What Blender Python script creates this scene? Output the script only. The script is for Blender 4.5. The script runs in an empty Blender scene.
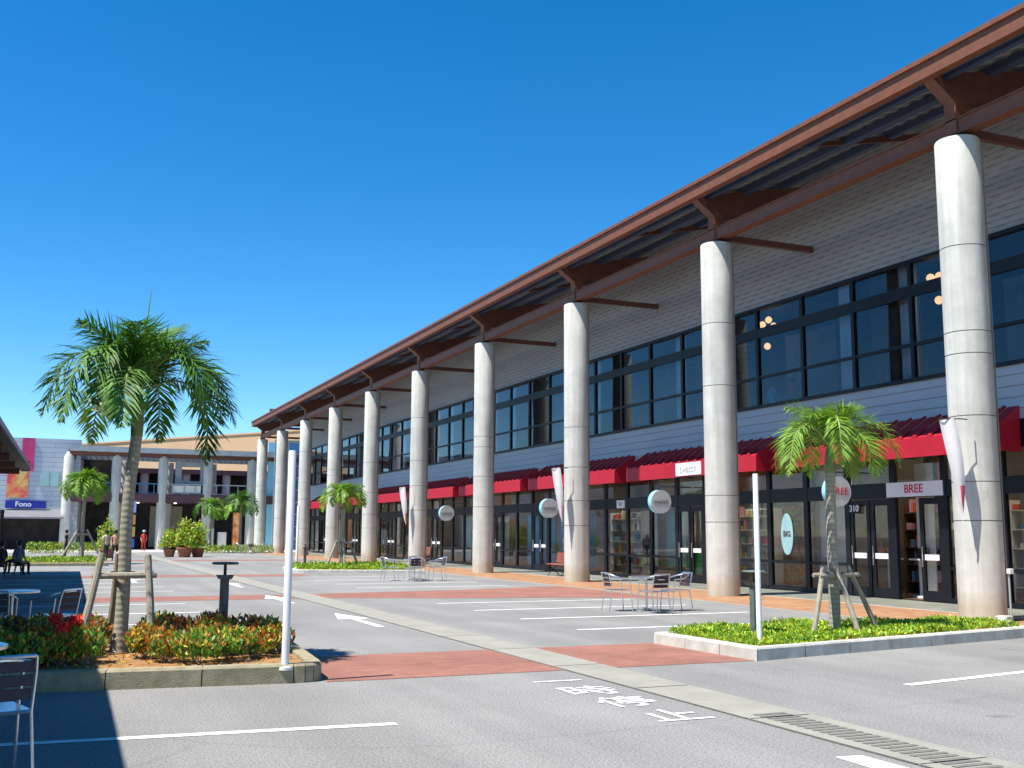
import bpy, math, random
from math import sin, cos, pi, radians, sqrt
from mathutils import Vector, Matrix
random.seed(11)
sc = bpy.context.scene
col = sc.collection

# ------------------------------------------------------------------ camera
def cam_axes(yaw, pitch, roll):
    cy, sy, cp, sp = cos(yaw), sin(yaw), cos(pitch), sin(pitch)
    fw = Vector((sy*cp, cy*cp, sp)); r = Vector((cy, -sy, 0)); u = r.cross(fw)
    cr, sr = cos(roll), sin(roll)
    return cr*r + sr*u, -sr*r + cr*u, fw
r_, u_, f_ = cam_axes(.4079, .1409, .0061)
cd = bpy.data.cameras.new('camera'); cam = bpy.data.objects.new('camera', cd); col.objects.link(cam)
cam.matrix_world = Matrix(((r_.x, u_.x, -f_.x, 0), (r_.y, u_.y, -f_.y, 0), (r_.z, u_.z, -f_.z, 1.6), (0, 0, 0, 1)))
cd.sensor_width = 36; cd.lens = 1057.74/1024*36; cd.clip_start = .05; cd.clip_end = 5000
sc.camera = cam

# ------------------------------------------------------------------ world and sun
SUN = Vector((-1, -.15, 2.0)).normalized()
w = bpy.data.worlds.new('World'); sc.world = w; w.use_nodes = True
nt = w.node_tree; nt.nodes.clear()
sky = nt.nodes.new('ShaderNodeTexSky'); sky.sky_type = 'NISHITA'; sky.sun_disc = False
sky.sun_elevation = math.asin(SUN.z); sky.sun_rotation = math.atan2(SUN.x, SUN.y)
sky.altitude = 0; sky.air_density = .72; sky.dust_density = .0; sky.ozone_density = 2.6
hs = nt.nodes.new('ShaderNodeHueSaturation'); hs.inputs['Saturation'].default_value = 1.38; hs.inputs['Hue'].default_value = .496
bg = nt.nodes.new('ShaderNodeBackground'); bg.inputs[1].default_value = .128
wo = nt.nodes.new('ShaderNodeOutputWorld')
nt.links.new(sky.outputs[0], hs.inputs['Color']); nt.links.new(hs.outputs[0], bg.inputs[0]); nt.links.new(bg.outputs[0], wo.inputs[0])
sd = bpy.data.lights.new('sun', 'SUN'); sd.energy = 4.9; sd.angle = radians(.5); sd.color = (1, .955, .88)
so = bpy.data.objects.new('sun', sd); col.objects.link(so); so.location = (-20, -5, 40)
so.rotation_euler = (-SUN).to_track_quat('-Z', 'Y').to_euler()
sc.view_settings.view_transform = 'Standard'; sc.view_settings.look = 'None'
sc.view_settings.gamma = 1; sc.view_settings.exposure = .74; sc.view_settings.use_curve_mapping = False
sc.cycles.max_bounces = 8; sc.cycles.transparent_max_bounces = 12

# ------------------------------------------------------------------ materials
def nmat(name):
    m = bpy.data.materials.new(name); m.use_nodes = True
    return m, m.node_tree, m.node_tree.nodes['Principled BSDF']
def N(t, kind, **kw):
    n = t.nodes.new(kind)
    for k, v in kw.items():
        if k.startswith('i_'): n.inputs[k[2:].replace('_', ' ')].default_value = v
        else: setattr(n, k, v)
    return n
def mat(name, c, rough=.7, metal=0, var=.12, scale=3, bump=0, bscale=40, c2=None, spec=None, stretch=None, trans=0, lo=.35, hi=.65):
    m, t, b = nmat(name)
    L = t.links.new
    tc = N(t, 'ShaderNodeTexCoord'); mp = N(t, 'ShaderNodeMapping')
    if stretch: mp.inputs['Scale'].default_value = stretch
    L(tc.outputs['Object'], mp.inputs[0])
    n1 = N(t, 'ShaderNodeTexNoise', i_Scale=scale, i_Detail=8, i_Roughness=.65); L(mp.outputs[0], n1.inputs['Vector'])
    cr = N(t, 'ShaderNodeValToRGB'); cr.color_ramp.elements[0].position = lo; cr.color_ramp.elements[1].position = hi
    a = c2 if c2 else tuple(x*(1-var) for x in c); bcol = c if c2 else tuple(min(1, x*(1+var)) for x in c)
    cr.color_ramp.elements[0].color = (*a, 1); cr.color_ramp.elements[1].color = (*bcol, 1)
    L(n1.outputs[0], cr.inputs[0]); L(cr.outputs[0], b.inputs['Base Color'])
    b.inputs['Roughness'].default_value = rough; b.inputs['Metallic'].default_value = metal
    if spec is not None: b.inputs['Specular IOR Level'].default_value = spec
    if bump:
        n2 = N(t, 'ShaderNodeTexNoise', i_Scale=bscale, i_Detail=4); L(mp.outputs[0], n2.inputs['Vector'])
        bp = N(t, 'ShaderNodeBump', i_Strength=bump, i_Distance=.02); L(n2.outputs[0], bp.inputs['Height']); L(bp.outputs[0], b.inputs['Normal'])
    if trans:
        tr = N(t, 'ShaderNodeBsdfTranslucent'); L(cr.outputs[0], tr.inputs[0])
        mx = N(t, 'ShaderNodeMixShader'); mx.inputs[0].default_value = trans
        L(b.outputs[0], mx.inputs[1]); L(tr.outputs[0], mx.inputs[2]); L(mx.outputs[0], t.nodes['Material Output'].inputs[0])
    return m
def plain(name, c, rough=.6, metal=0, emit=0):
    m, t, b = nmat(name); b.inputs['Base Color'].default_value = (*c, 1); b.inputs['Roughness'].default_value = rough; b.inputs['Metallic'].default_value = metal
    if emit: b.inputs['Emission Color'].default_value = (*c, 1); b.inputs['Emission Strength'].default_value = emit
    return m
def glass(name, tint, refl=.12, wob=.0):
    m, t, b = nmat(name); t.nodes.remove(b); L = t.links.new
    tr = N(t, 'ShaderNodeBsdfTransparent'); tr.inputs[0].default_value = (*tint, 1)
    gl = N(t, 'ShaderNodeBsdfGlossy'); gl.inputs['Roughness'].default_value = .02; gl.inputs[0].default_value = (.95, .97, 1, 1)
    fr = N(t, 'ShaderNodeFresnel', i_IOR=1.5)
    ad = N(t, 'ShaderNodeMath', operation='MULTIPLY_ADD'); ad.inputs[1].default_value = 1.2; ad.inputs[2].default_value = refl
    L(fr.outputs[0], ad.inputs[0])
    if wob:
        tc = N(t, 'ShaderNodeTexCoord'); n = N(t, 'ShaderNodeTexNoise', i_Scale=.5, i_Detail=1); L(tc.outputs['Object'], n.inputs['Vector'])
        bp = N(t, 'ShaderNodeBump', i_Strength=wob, i_Distance=.05); L(n.outputs[0], bp.inputs['Height']); L(bp.outputs[0], gl.inputs['Normal'])
    mx = N(t, 'ShaderNodeMixShader'); L(ad.outputs[0], mx.inputs[0]); L(tr.outputs[0], mx.inputs[1]); L(gl.outputs[0], mx.inputs[2])
    L(mx.outputs[0], t.nodes['Material Output'].inputs[0]); return m

def asphalt():
    m, t, b = nmat('asphalt'); L = t.links.new
    tc = N(t, 'ShaderNodeTexCoord')
    n1 = N(t, 'ShaderNodeTexNoise', i_Scale=.35, i_Detail=6, i_Roughness=.6); L(tc.outputs['Object'], n1.inputs['Vector'])
    n2 = N(t, 'ShaderNodeTexNoise', i_Scale=45, i_Detail=3, i_Roughness=.7); L(tc.outputs['Object'], n2.inputs['Vector'])
    v = N(t, 'ShaderNodeTexVoronoi', i_Scale=60); L(tc.outputs['Object'], v.inputs['Vector'])
    c1 = N(t, 'ShaderNodeValToRGB'); c1.color_ramp.elements[0].position = .3; c1.color_ramp.elements[1].position = .72
    c1.color_ramp.elements[0].color = (.255, .248, .238, 1); c1.color_ramp.elements[1].color = (.335, .327, .31, 1); L(n1.outputs[0], c1.inputs[0])
    c2 = N(t, 'ShaderNodeValToRGB'); c2.color_ramp.elements[0].position = .3; c2.color_ramp.elements[1].position = .72
    c2.color_ramp.elements[0].color = (.5, .5, .5, 1); c2.color_ramp.elements[1].color = (1.3, 1.3, 1.3, 1); L(n2.outputs[0], c2.inputs[0])
    mx = N(t, 'ShaderNodeMixRGB', blend_type='MULTIPLY'); mx.inputs[0].default_value = 1; L(c1.outputs[0], mx.inputs[1]); L(c2.outputs[0], mx.inputs[2])
    # long faint tyre tracks and a few oil stains
    mp = N(t, 'ShaderNodeMapping'); mp.inputs['Scale'].default_value = (1.1, .05, 1); L(tc.outputs['Object'], mp.inputs[0])
    n3 = N(t, 'ShaderNodeTexNoise', i_Scale=1.0, i_Detail=4); L(mp.outputs[0], n3.inputs['Vector'])
    c3 = N(t, 'ShaderNodeValToRGB'); c3.color_ramp.elements[0].position = .4; c3.color_ramp.elements[1].position = .6
    c3.color_ramp.elements[0].color = (.86, .86, .86, 1); c3.color_ramp.elements[1].color = (1, 1, 1, 1); L(n3.outputs[0], c3.inputs[0])
    m2 = N(t, 'ShaderNodeMixRGB', blend_type='MULTIPLY'); m2.inputs[0].default_value = 1; L(mx.outputs[0], m2.inputs[1]); L(c3.outputs[0], m2.inputs[2])
    last = m2.outputs[0]
    for (scl, lo, hi, dk) in ((.9, .68, .74, .72), (.16, .55, .58, .93), (3.2, .72, .76, .8)):
        na = N(t, 'ShaderNodeTexNoise', i_Scale=scl, i_Detail=5, i_Roughness=.55, i_Distortion=.3); L(tc.outputs['Object'], na.inputs['Vector'])
        ca = N(t, 'ShaderNodeValToRGB'); ca.color_ramp.elements[0].position = lo; ca.color_ramp.elements[1].position = hi
        ca.color_ramp.elements[0].color = (1, 1, 1, 1); ca.color_ramp.elements[1].color = (dk, dk, dk, 1); L(na.outputs[0], ca.inputs[0])
        ma = N(t, 'ShaderNodeMixRGB', blend_type='MULTIPLY'); ma.inputs[0].default_value = 1; L(last, ma.inputs[1]); L(ca.outputs[0], ma.inputs[2]); last = ma.outputs[0]
    vc = N(t, 'ShaderNodeTexVoronoi', feature='DISTANCE_TO_EDGE', i_Scale=.13); nd = N(t, 'ShaderNodeTexNoise', i_Scale=1.2, i_Detail=6)
    L(tc.outputs['Object'], nd.inputs['Vector']); vm = N(t, 'ShaderNodeMixRGB'); vm.inputs[0].default_value = .35; L(tc.outputs['Object'], vm.inputs[1]); L(nd.outputs['Color'], vm.inputs[2]); L(vm.outputs[0], vc.inputs['Vector'])
    cc = N(t, 'ShaderNodeValToRGB'); cc.color_ramp.elements[0].position = 0; cc.color_ramp.elements[1].position = .0035
    cc.color_ramp.elements[0].color = (.9, .9, .9, 1); cc.color_ramp.elements[1].color = (1, 1, 1, 1); L(vc.outputs[0], cc.inputs[0])
    ma = N(t, 'ShaderNodeMixRGB', blend_type='MULTIPLY'); ma.inputs[0].default_value = 1; L(last, ma.inputs[1]); L(cc.outputs[0], ma.inputs[2]); last = ma.outputs[0]
    L(last, b.inputs['Base Color']); b.inputs['Roughness'].default_value = .9
    bp = N(t, 'ShaderNodeBump', i_Strength=.5, i_Distance=.012); L(v.outputs[0], bp.inputs['Height']); L(bp.outputs[0], b.inputs['Normal'])
    return m
def bricky(name, c1, c2, mortar, sw, sh, ms=.012, rot=0, rough=.85, offset=.5):
    m, t, b = nmat(name); L = t.links.new
    tc = N(t, 'ShaderNodeTexCoord'); mp = N(t, 'ShaderNodeMapping'); mp.inputs['Rotation'].default_value[2] = rot; L(tc.outputs['Object'], mp.inputs[0])
    bt = N(t, 'ShaderNodeTexBrick'); bt.offset = offset; L(mp.outputs[0], bt.inputs['Vector'])
    for k, v in (('Color1', (*c1, 1)), ('Color2', (*c2, 1)), ('Mortar', (*mortar, 1)), ('Scale', 1), ('Mortar Size', ms), ('Brick Width', sw), ('Row Height', sh)): bt.inputs[k].default_value = v
    n = N(t, 'ShaderNodeTexNoise', i_Scale=.9, i_Detail=8, i_Roughness=.7); L(tc.outputs['Object'], n.inputs['Vector'])
    cr = N(t, 'ShaderNodeValToRGB'); cr.color_ramp.elements[0].position = .3; cr.color_ramp.elements[1].position = .7
    cr.color_ramp.elements[0].color = (.72, .7, .68, 1); cr.color_ramp.elements[1].color = (1.15, 1.12, 1.1, 1); L(n.outputs[0], cr.inputs[0])
    mx = N(t, 'ShaderNodeMixRGB', blend_type='MULTIPLY'); mx.inputs[0].default_value = 1; L(bt.outputs[0], mx.inputs[1]); L(cr.outputs[0], mx.inputs[2])
    L(mx.outputs[0], b.inputs['Base Color']); b.inputs['Roughness'].default_value = rough
    bp = N(t, 'ShaderNodeBump', i_Strength=.4, i_Distance=.005); L(bt.outputs['Fac'], bp.inputs['Height']); bp.invert = True; L(bp.outputs[0], b.inputs['Normal'])
    return m
def worn_paint():
    m, t, b = nmat('road_paint'); L = t.links.new
    tc = N(t, 'ShaderNodeTexCoord'); n = N(t, 'ShaderNodeTexNoise', i_Scale=14, i_Detail=8, i_Roughness=.75); L(tc.outputs['Object'], n.inputs['Vector'])
    cr = N(t, 'ShaderNodeValToRGB'); cr.color_ramp.elements[0].position = .3; cr.color_ramp.elements[1].position = .42
    cr.color_ramp.elements[0].color = (.42, .42, .41, 1); cr.color_ramp.elements[1].color = (.82, .82, .8, 1); L(n.outputs[0], cr.inputs[0]); L(cr.outputs[0], b.inputs['Base Color'])
    b.inputs['Roughness'].default_value = .7; return m
def concrete_col():
    m, t, b = nmat('column_concrete'); L = t.links.new
    tc0 = N(t, 'ShaderNodeTexCoord'); oi = N(t, 'ShaderNodeObjectInfo'); of = N(t, 'ShaderNodeMath', operation='MULTIPLY'); of.inputs[1].default_value = 37; L(oi.outputs['Random'], of.inputs[0])
    va = N(t, 'ShaderNodeVectorMath', operation='ADD'); L(tc0.outputs['Object'], va.inputs[0]); L(of.outputs[0], va.inputs[1])
    n1 = N(t, 'ShaderNodeTexNoise', i_Scale=1.3, i_Detail=9, i_Roughness=.7); L(va.outputs[0], n1.inputs['Vector'])
    mp = N(t, 'ShaderNodeMapping'); mp.inputs['Scale'].default_value = (7, 7, .35); L(va.outputs[0], mp.inputs[0])
    n2 = N(t, 'ShaderNodeTexNoise', i_Scale=1, i_Detail=5); L(mp.outputs[0], n2.inputs['Vector'])
    c1 = N(t, 'ShaderNodeValToRGB'); c1.color_ramp.elements[0].position = .3; c1.color_ramp.elements[1].position = .7
    c1.color_ramp.elements[0].color = (.52, .515, .46, 1); c1.color_ramp.elements[1].color = (.70, .69, .63, 1); L(n1.outputs[0], c1.inputs[0])
    c2 = N(t, 'ShaderNodeValToRGB'); c2.color_ramp.elements[0].position = .3; c2.color_ramp.elements[1].position = .75
    c2.color_ramp.elements[0].color = (.8, .79, .76, 1); c2.color_ramp.elements[1].color = (1.04, 1.04, 1.04, 1); L(n2.outputs[0], c2.inputs[0])
    mx = N(t, 'ShaderNodeMixRGB', blend_type='MULTIPLY'); mx.inputs[0].default_value = 1; L(c1.outputs[0], mx.inputs[1]); L(c2.outputs[0], mx.inputs[2])
    sp = N(t, 'ShaderNodeSeparateXYZ'); L(tc0.outputs['Object'], sp.inputs[0])
    nz = N(t, 'ShaderNodeTexNoise', i_Scale=3.5, i_Detail=6, i_Roughness=.7); L(va.outputs[0], nz.inputs['Vector'])
    ad = N(t, 'ShaderNodeMath', operation='MULTIPLY_ADD'); ad.inputs[1].default_value = -.55; L(nz.outputs[0], ad.inputs[0]); L(sp.outputs[2], ad.inputs[2])
    cd_ = N(t, 'ShaderNodeValToRGB'); cd_.color_ramp.elements[0].position = 0; cd_.color_ramp.elements[1].position = .35
    cd_.color_ramp.elements[0].color = (.86, .79, .68, 1); cd_.color_ramp.elements[1].color = (1, 1, 1, 1); L(ad.outputs[0], cd_.inputs[0])
    m3 = N(t, 'ShaderNodeMixRGB', blend_type='MULTIPLY'); m3.inputs[0].default_value = 1; L(mx.outputs[0], m3.inputs[1]); L(cd_.outputs[0], m3.inputs[2])
    v2 = N(t, 'ShaderNodeTexNoise', i_Scale=1.8, i_Detail=9, i_Roughness=.8, i_Distortion=1); L(va.outputs[0], v2.inputs['Vector'])
    c4 = N(t, 'ShaderNodeValToRGB'); c4.color_ramp.elements[0].position = .62; c4.color_ramp.elements[1].position = .72
    c4.color_ramp.elements[0].color = (1, 1, 1, 1); c4.color_ramp.elements[1].color = (.86, .84, .8, 1); L(v2.outputs[0], c4.inputs[0])
    m4 = N(t, 'ShaderNodeMixRGB', blend_type='MULTIPLY'); m4.inputs[0].default_value = 1; L(m3.outputs[0], m4.inputs[1]); L(c4.outputs[0], m4.inputs[2])
    L(m4.outputs[0], b.inputs['Base Color']); b.inputs['Roughness'].default_value = .8
    n3 = N(t, 'ShaderNodeTexNoise', i_Scale=25, i_Detail=5); L(va.outputs[0], n3.inputs['Vector'])
    bp = N(t, 'ShaderNodeBump', i_Strength=.15, i_Distance=.02); L(n3.outputs[0], bp.inputs['Height']); L(bp.outputs[0], b.inputs['Normal'])
    return m
def siding_mat(name, ca, cb, dash, amt=.5, ny=.8, step=.26):
    # boards run along Y; a thin dark joint under each board, broken into dashes where amt is high
    m, t, b = nmat(name); L = t.links.new
    tc = N(t, 'ShaderNodeTexCoord'); sp = N(t, 'ShaderNodeSeparateXYZ'); L(tc.outputs['Object'], sp.inputs[0])
    def mth(op, a, b_=None, c_=None):
        n = N(t, 'ShaderNodeMath', operation=op)
        for i, v in enumerate((a, b_, c_)):
            if v is None: continue
            if isinstance(v, (int, float)): n.inputs[i].default_value = v
            else: L(v, n.inputs[i])
        return n.outputs[0]
    z = mth('DIVIDE', mth('SUBTRACT', sp.outputs[2], Z0S[name]), step); row = mth('FLOOR', z); fz = mth('FRACT', z)
    yy = mth('FRACT', mth('ADD', mth('DIVIDE', sp.outputs[1], ny), mth('MULTIPLY', row, .37)))
    joint = mth('GREATER_THAN', fz, .9)
    dd = mth('MULTIPLY', mth('GREATER_THAN', fz, .6), mth('LESS_THAN', yy, .42))
    fac = mth('MINIMUM', mth('ADD', mth('MULTIPLY', joint, .5), mth('MULTIPLY', dd, amt)), .9)
    mp = N(t, 'ShaderNodeMapping'); mp.inputs['Scale'].default_value = (1, .35, 2.2); L(tc.outputs['Object'], mp.inputs[0])
    n = N(t, 'ShaderNodeTexNoise', i_Scale=1, i_Detail=7, i_Roughness=.65); L(mp.outputs[0], n.inputs['Vector'])
    cr = N(t, 'ShaderNodeValToRGB'); cr.color_ramp.elements[0].position = .3; cr.color_ramp.elements[1].position = .7; cr.color_ramp.elements[0].color = (*cb, 1); cr.color_ramp.elements[1].color = (*ca, 1); L(n.outputs[0], cr.inputs[0])
    mx = N(t, 'ShaderNodeMixRGB'); L(fac, mx.inputs[0]); L(cr.outputs[0], mx.inputs[1]); mx.inputs[2].default_value = (*dash, 1)
    L(mx.outputs[0], b.inputs['Base Color']); b.inputs['Roughness'].default_value = .55
    return m
Z0S = {'siding': 4.25, 'upper_siding': 8.68, 'pale_grey_panels': 0}
def bark(name, ca, cb):
    m, t, b = nmat(name); L = t.links.new
    tc = N(t, 'ShaderNodeTexCoord')
    wv = N(t, 'ShaderNodeTexWave', i_Scale=4.2, i_Distortion=1.4, i_Detail=3); wv.bands_direction = 'Z'; wv.inputs['Detail Scale'].default_value = 2; L(tc.outputs['Object'], wv.inputs['Vector'])
    n = N(t, 'ShaderNodeTexNoise', i_Scale=7, i_Detail=8, i_Roughness=.7); L(tc.outputs['Object'], n.inputs['Vector'])
    mm = N(t, 'ShaderNodeMath', operation='MULTIPLY'); L(wv.outputs['Fac'], mm.inputs[0]); L(n.outputs[0], mm.inputs[1])
    cr = N(t, 'ShaderNodeValToRGB'); cr.color_ramp.elements[0].position = .05; cr.color_ramp.elements[1].position = .5
    cr.color_ramp.elements[0].color = (*ca, 1); cr.color_ramp.elements[1].color = (*cb, 1); L(mm.outputs[0], cr.inputs[0]); L(cr.outputs[0], b.inputs['Base Color'])
    b.inputs['Roughness'].default_value = .9
    bp = N(t, 'ShaderNodeBump', i_Strength=.3, i_Distance=.02); L(mm.outputs[0], bp.inputs['Height']); L(bp.outputs[0], b.inputs['Normal']); return m
def poster_mat(name, cols, scale=3, seed=0):
    m, t, b = nmat(name); L = t.links.new
    tc = N(t, 'ShaderNodeTexCoord'); mp = N(t, 'ShaderNodeMapping'); mp.inputs['Location'].default_value = (seed, seed*2, seed*3); L(tc.outputs['Object'], mp.inputs[0])
    n = N(t, 'ShaderNodeTexNoise', i_Scale=scale, i_Detail=3, i_Distortion=1.2); L(mp.outputs[0], n.inputs['Vector'])
    cr = N(t, 'ShaderNodeValToRGB'); e = cr.color_ramp.elements
    while len(e) < len(cols): e.new(.5)
    for i, c in enumerate(cols): e[i].position = .3+.4*i/(len(cols)-1); e[i].color = (*c, 1)
    L(n.outputs[0], cr.inputs[0]); L(cr.outputs[0], b.inputs['Base Color']); b.inputs['Roughness'].default_value = .5; return m

M = {}
M['asphalt'] = asphalt()
M['paint'] = worn_paint()
M['brick'] = bricky('red_brick_paving', (.29, .12, .085), (.35, .15, .11), (.2, .13, .1), .21, .105, .006, 0)
M['orange'] = bricky('orange_paving', (.45, .25, .13), (.36, .18, .09), (.3, .22, .14), .3, .15, .006, pi/2, .6)
M['tile'] = bricky('grey_tile', (.3, .31, .26), (.25, .27, .23), (.2, .2, .18), .45, .45, .008, 0, .35, 0)
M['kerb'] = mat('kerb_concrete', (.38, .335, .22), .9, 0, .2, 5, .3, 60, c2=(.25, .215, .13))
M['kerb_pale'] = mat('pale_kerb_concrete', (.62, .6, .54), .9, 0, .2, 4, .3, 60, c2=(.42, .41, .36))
M['drain'] = mat('drain_concrete', (.33, .315, .265), .9, 0, .15, 2, .2, 50, c2=(.27, .26, .215))
M['grate'] = mat('steel_grate', (.27, .265, .225), .6, .5, .2, 30)
M['soil'] = mat('soil', (.42, .22, .08), 1, 0, .3, 6, .8, 30, c2=(.2, .1, .04))
M['col'] = concrete_col()
M['joint'] = plain('column_joint', (.24, .22, .19), .9)
M['rust'] = mat('red_brown_steel', (.2, .068, .028), .6, 0, .12, 4, c2=(.15, .05, .022))
M['rustdark'] = mat('dark_brown_steel', (.13, .05, .035), .5, 0, .15, 3)
M['navy'] = mat('navy_steel', (.05, .08, .15), .5, 0, .1, 3)
M['deck'] = mat('roof_deck', (.34, .36, .38), .5, .1, .15, 2, c2=(.22, .25, .28))
M['white'] = mat('white_paint', (.82, .82, .82), .4, 0, .04, 3, c2=(.66, .65, .6), stretch=(4, 4, 1), lo=.28, hi=.42)
M['siding'] = siding_mat('siding', (.42, .485, .51), (.36, .42, .45), (.10, .12, .15), 0)
M['siding_up'] = siding_mat('upper_siding', (.40, .41, .42), (.33, .34, .35), (.12, .125, .13), .3, .62, .15)
M['frame'] = mat('dark_window_frame', (.009, .010, .014), .4, 0, .1, 5, spec=.25)
M['glass_up'] = glass('upper_window_glass', (.6, .68, .76), .0, .12)
M['glass'] = glass('shop_glass', (.93, .96, .94), -.01, .05)
M['awning'] = mat('red_awning', (.43, .01, .026), .5, 0, .08, 5, spec=.4)
M['interior'] = mat('interior_wall', (.2, .18, .155), .8, 0, .3, 1)
M['interior_dark'] = mat('interior_dark', (.05, .045, .04), .8, 0, .3, 1)
M['timber'] = mat('brown_timber', (.12, .06, .03), .6, 0, .3, 2, stretch=(6, 6, .5))
M['curtain'] = mat('white_curtain', (.75, .74, .68), .9, 0, .1, 8, stretch=(1, 6, .2))
M['orangewall'] = mat('orange_wall', (.6, .22, .06), .7, 0, .2, 1.5)
M['alu'] = mat('brushed_aluminium', (.72, .73, .75), .28, .9, .06, 20)
M['slat'] = mat('dark_slat', (.06, .03, .035), .5, 0, .2, 8)
M['redwood'] = mat('red_bench_wood', (.38, .13, .08), .6, 0, .2, 6)
M['black'] = mat('black_metal', (.03, .03, .03), .5, .2, .1, 10)
M['bollard'] = mat('bollard_brown', (.13, .115, .1), .6, .1, .3, 8, stretch=(3, 3, .6))
M['bollard_green'] = mat('bollard_green_grey', (.12, .15, .14), .6, .1, .2, 8)
M['stake'] = mat('weathered_stake', (.42, .37, .29), .9, 0, .25, 5, .4, 30, stretch=(5, 5, .7), c2=(.27, .24, .18))
M['bark'] = bark('palm_bark', (.3, .27, .2), (.38, .35, .27))
M['shaft'] = mat('crownshaft_green', (.16, .26, .06), .45, 0, .2, 4, stretch=(1, 1, .4), c2=(.2, .18, .07))
M['frondA'] = mat('frond_green', (.09, .22, .02), .6, 0, .35, 2.5, trans=.22)
M['frondB'] = mat('frond_yellow_green', (.2, .36, .03), .6, 0, .3, 2.5, trans=.3)
M['rachis'] = mat('frond_rib', (.25, .33, .08), .5)
M['fruit'] = mat('palm_flower', (.5, .52, .34), .7)
M['leafG'] = mat('leaf_green', (.13, .32, .035), .5, 0, .3, 6, trans=.25)
M['leafD'] = mat('leaf_dark', (.035, .08, .02), .5, 0, .3, 6, trans=.2)
M['leafY'] = mat('leaf_yellow', (.6, .46, .05), .5, 0, .2, 6, trans=.25)
M['leafO'] = mat('leaf_orange', (.65, .2, .04), .5, 0, .2, 6, trans=.25)
M['leafR'] = mat('leaf_red', (.35, .03, .025), .5, 0, .2, 6, trans=.2)
M['petal'] = plain('red_petal', (.8, .04, .03), .6)
M['lime'] = mat('lime_leaf', (.42, .58, .03), .5, 0, .25, 5, trans=.3)
M['lime2'] = mat('lime_leaf_deep', (.2, .36, .02), .5, 0, .25, 5, trans=.3)
M['yflower'] = plain('yellow_flower', (.85, .75, .05), .6)
M['beige'] = mat('beige_render', (.5, .33, .19), .85, 0, .05, .2)
M['greyplain'] = mat('grey_steel', (.36, .4, .42), .6, 0, .12, 2)
M['bluerail'] = mat('blue_railing', (.05, .17, .32), .5, 0, .1, 4)
M['maroon'] = mat('maroon_slab', (.1, .045, .055), .7, 0, .15, 2)
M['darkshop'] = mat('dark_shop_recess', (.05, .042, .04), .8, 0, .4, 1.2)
M['buff'] = mat('buff_wall', (.5, .44, .32), .8, 0, .1, 1)
M['terracotta'] = mat('terracotta', (.35, .12, .06), .8, 0, .2, 4)
M['bluesign'] = plain('blue_sign', (.01, .02, .3), .4)
M['cyan'] = plain('sign_rim_cyan', (.3, .68, .85), .4)
M['signface'] = mat('sign_face', (.6, .62, .62), .35, .0, .1, 3)
M['redink'] = plain('red_ink', (.6, .02, .04), .5)
M['darkink'] = plain('dark_ink', (.08, .08, .09), .5)
M['greyink'] = plain('grey_ink', (.45, .47, .45), .5)
M['whiteink'] = plain('white_ink', (.85, .85, .85), .5)
M['hibiscus'] = poster_mat('hibiscus_poster', [(.25, .3, .5), (.75, .5, .12), (.75, .08, .07), (.6, .03, .12)], .45, 2)
M['crimson'] = poster_mat('crimson_poster', [(.35, .02, .12), (.55, .04, .15), (.5, .1, .4)], .5, 5)
M['flower_panel'] = poster_mat('floral_curtain', [(.1, .12, .03), (.5, .35, .05), (.5, .1, .05), (.2, .18, .04)], 4, 7)
M['skin'] = plain('skin', (.5, .3, .2), .6)
M['hair'] = plain('black_hair', (.015, .012, .01), .5)
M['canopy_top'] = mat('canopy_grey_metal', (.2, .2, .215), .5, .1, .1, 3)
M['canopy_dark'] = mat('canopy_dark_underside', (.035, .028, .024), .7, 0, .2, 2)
M['towerglass'] = glass('tower_blue_glass', (.25, .45, .75), .25, .05)

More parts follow.
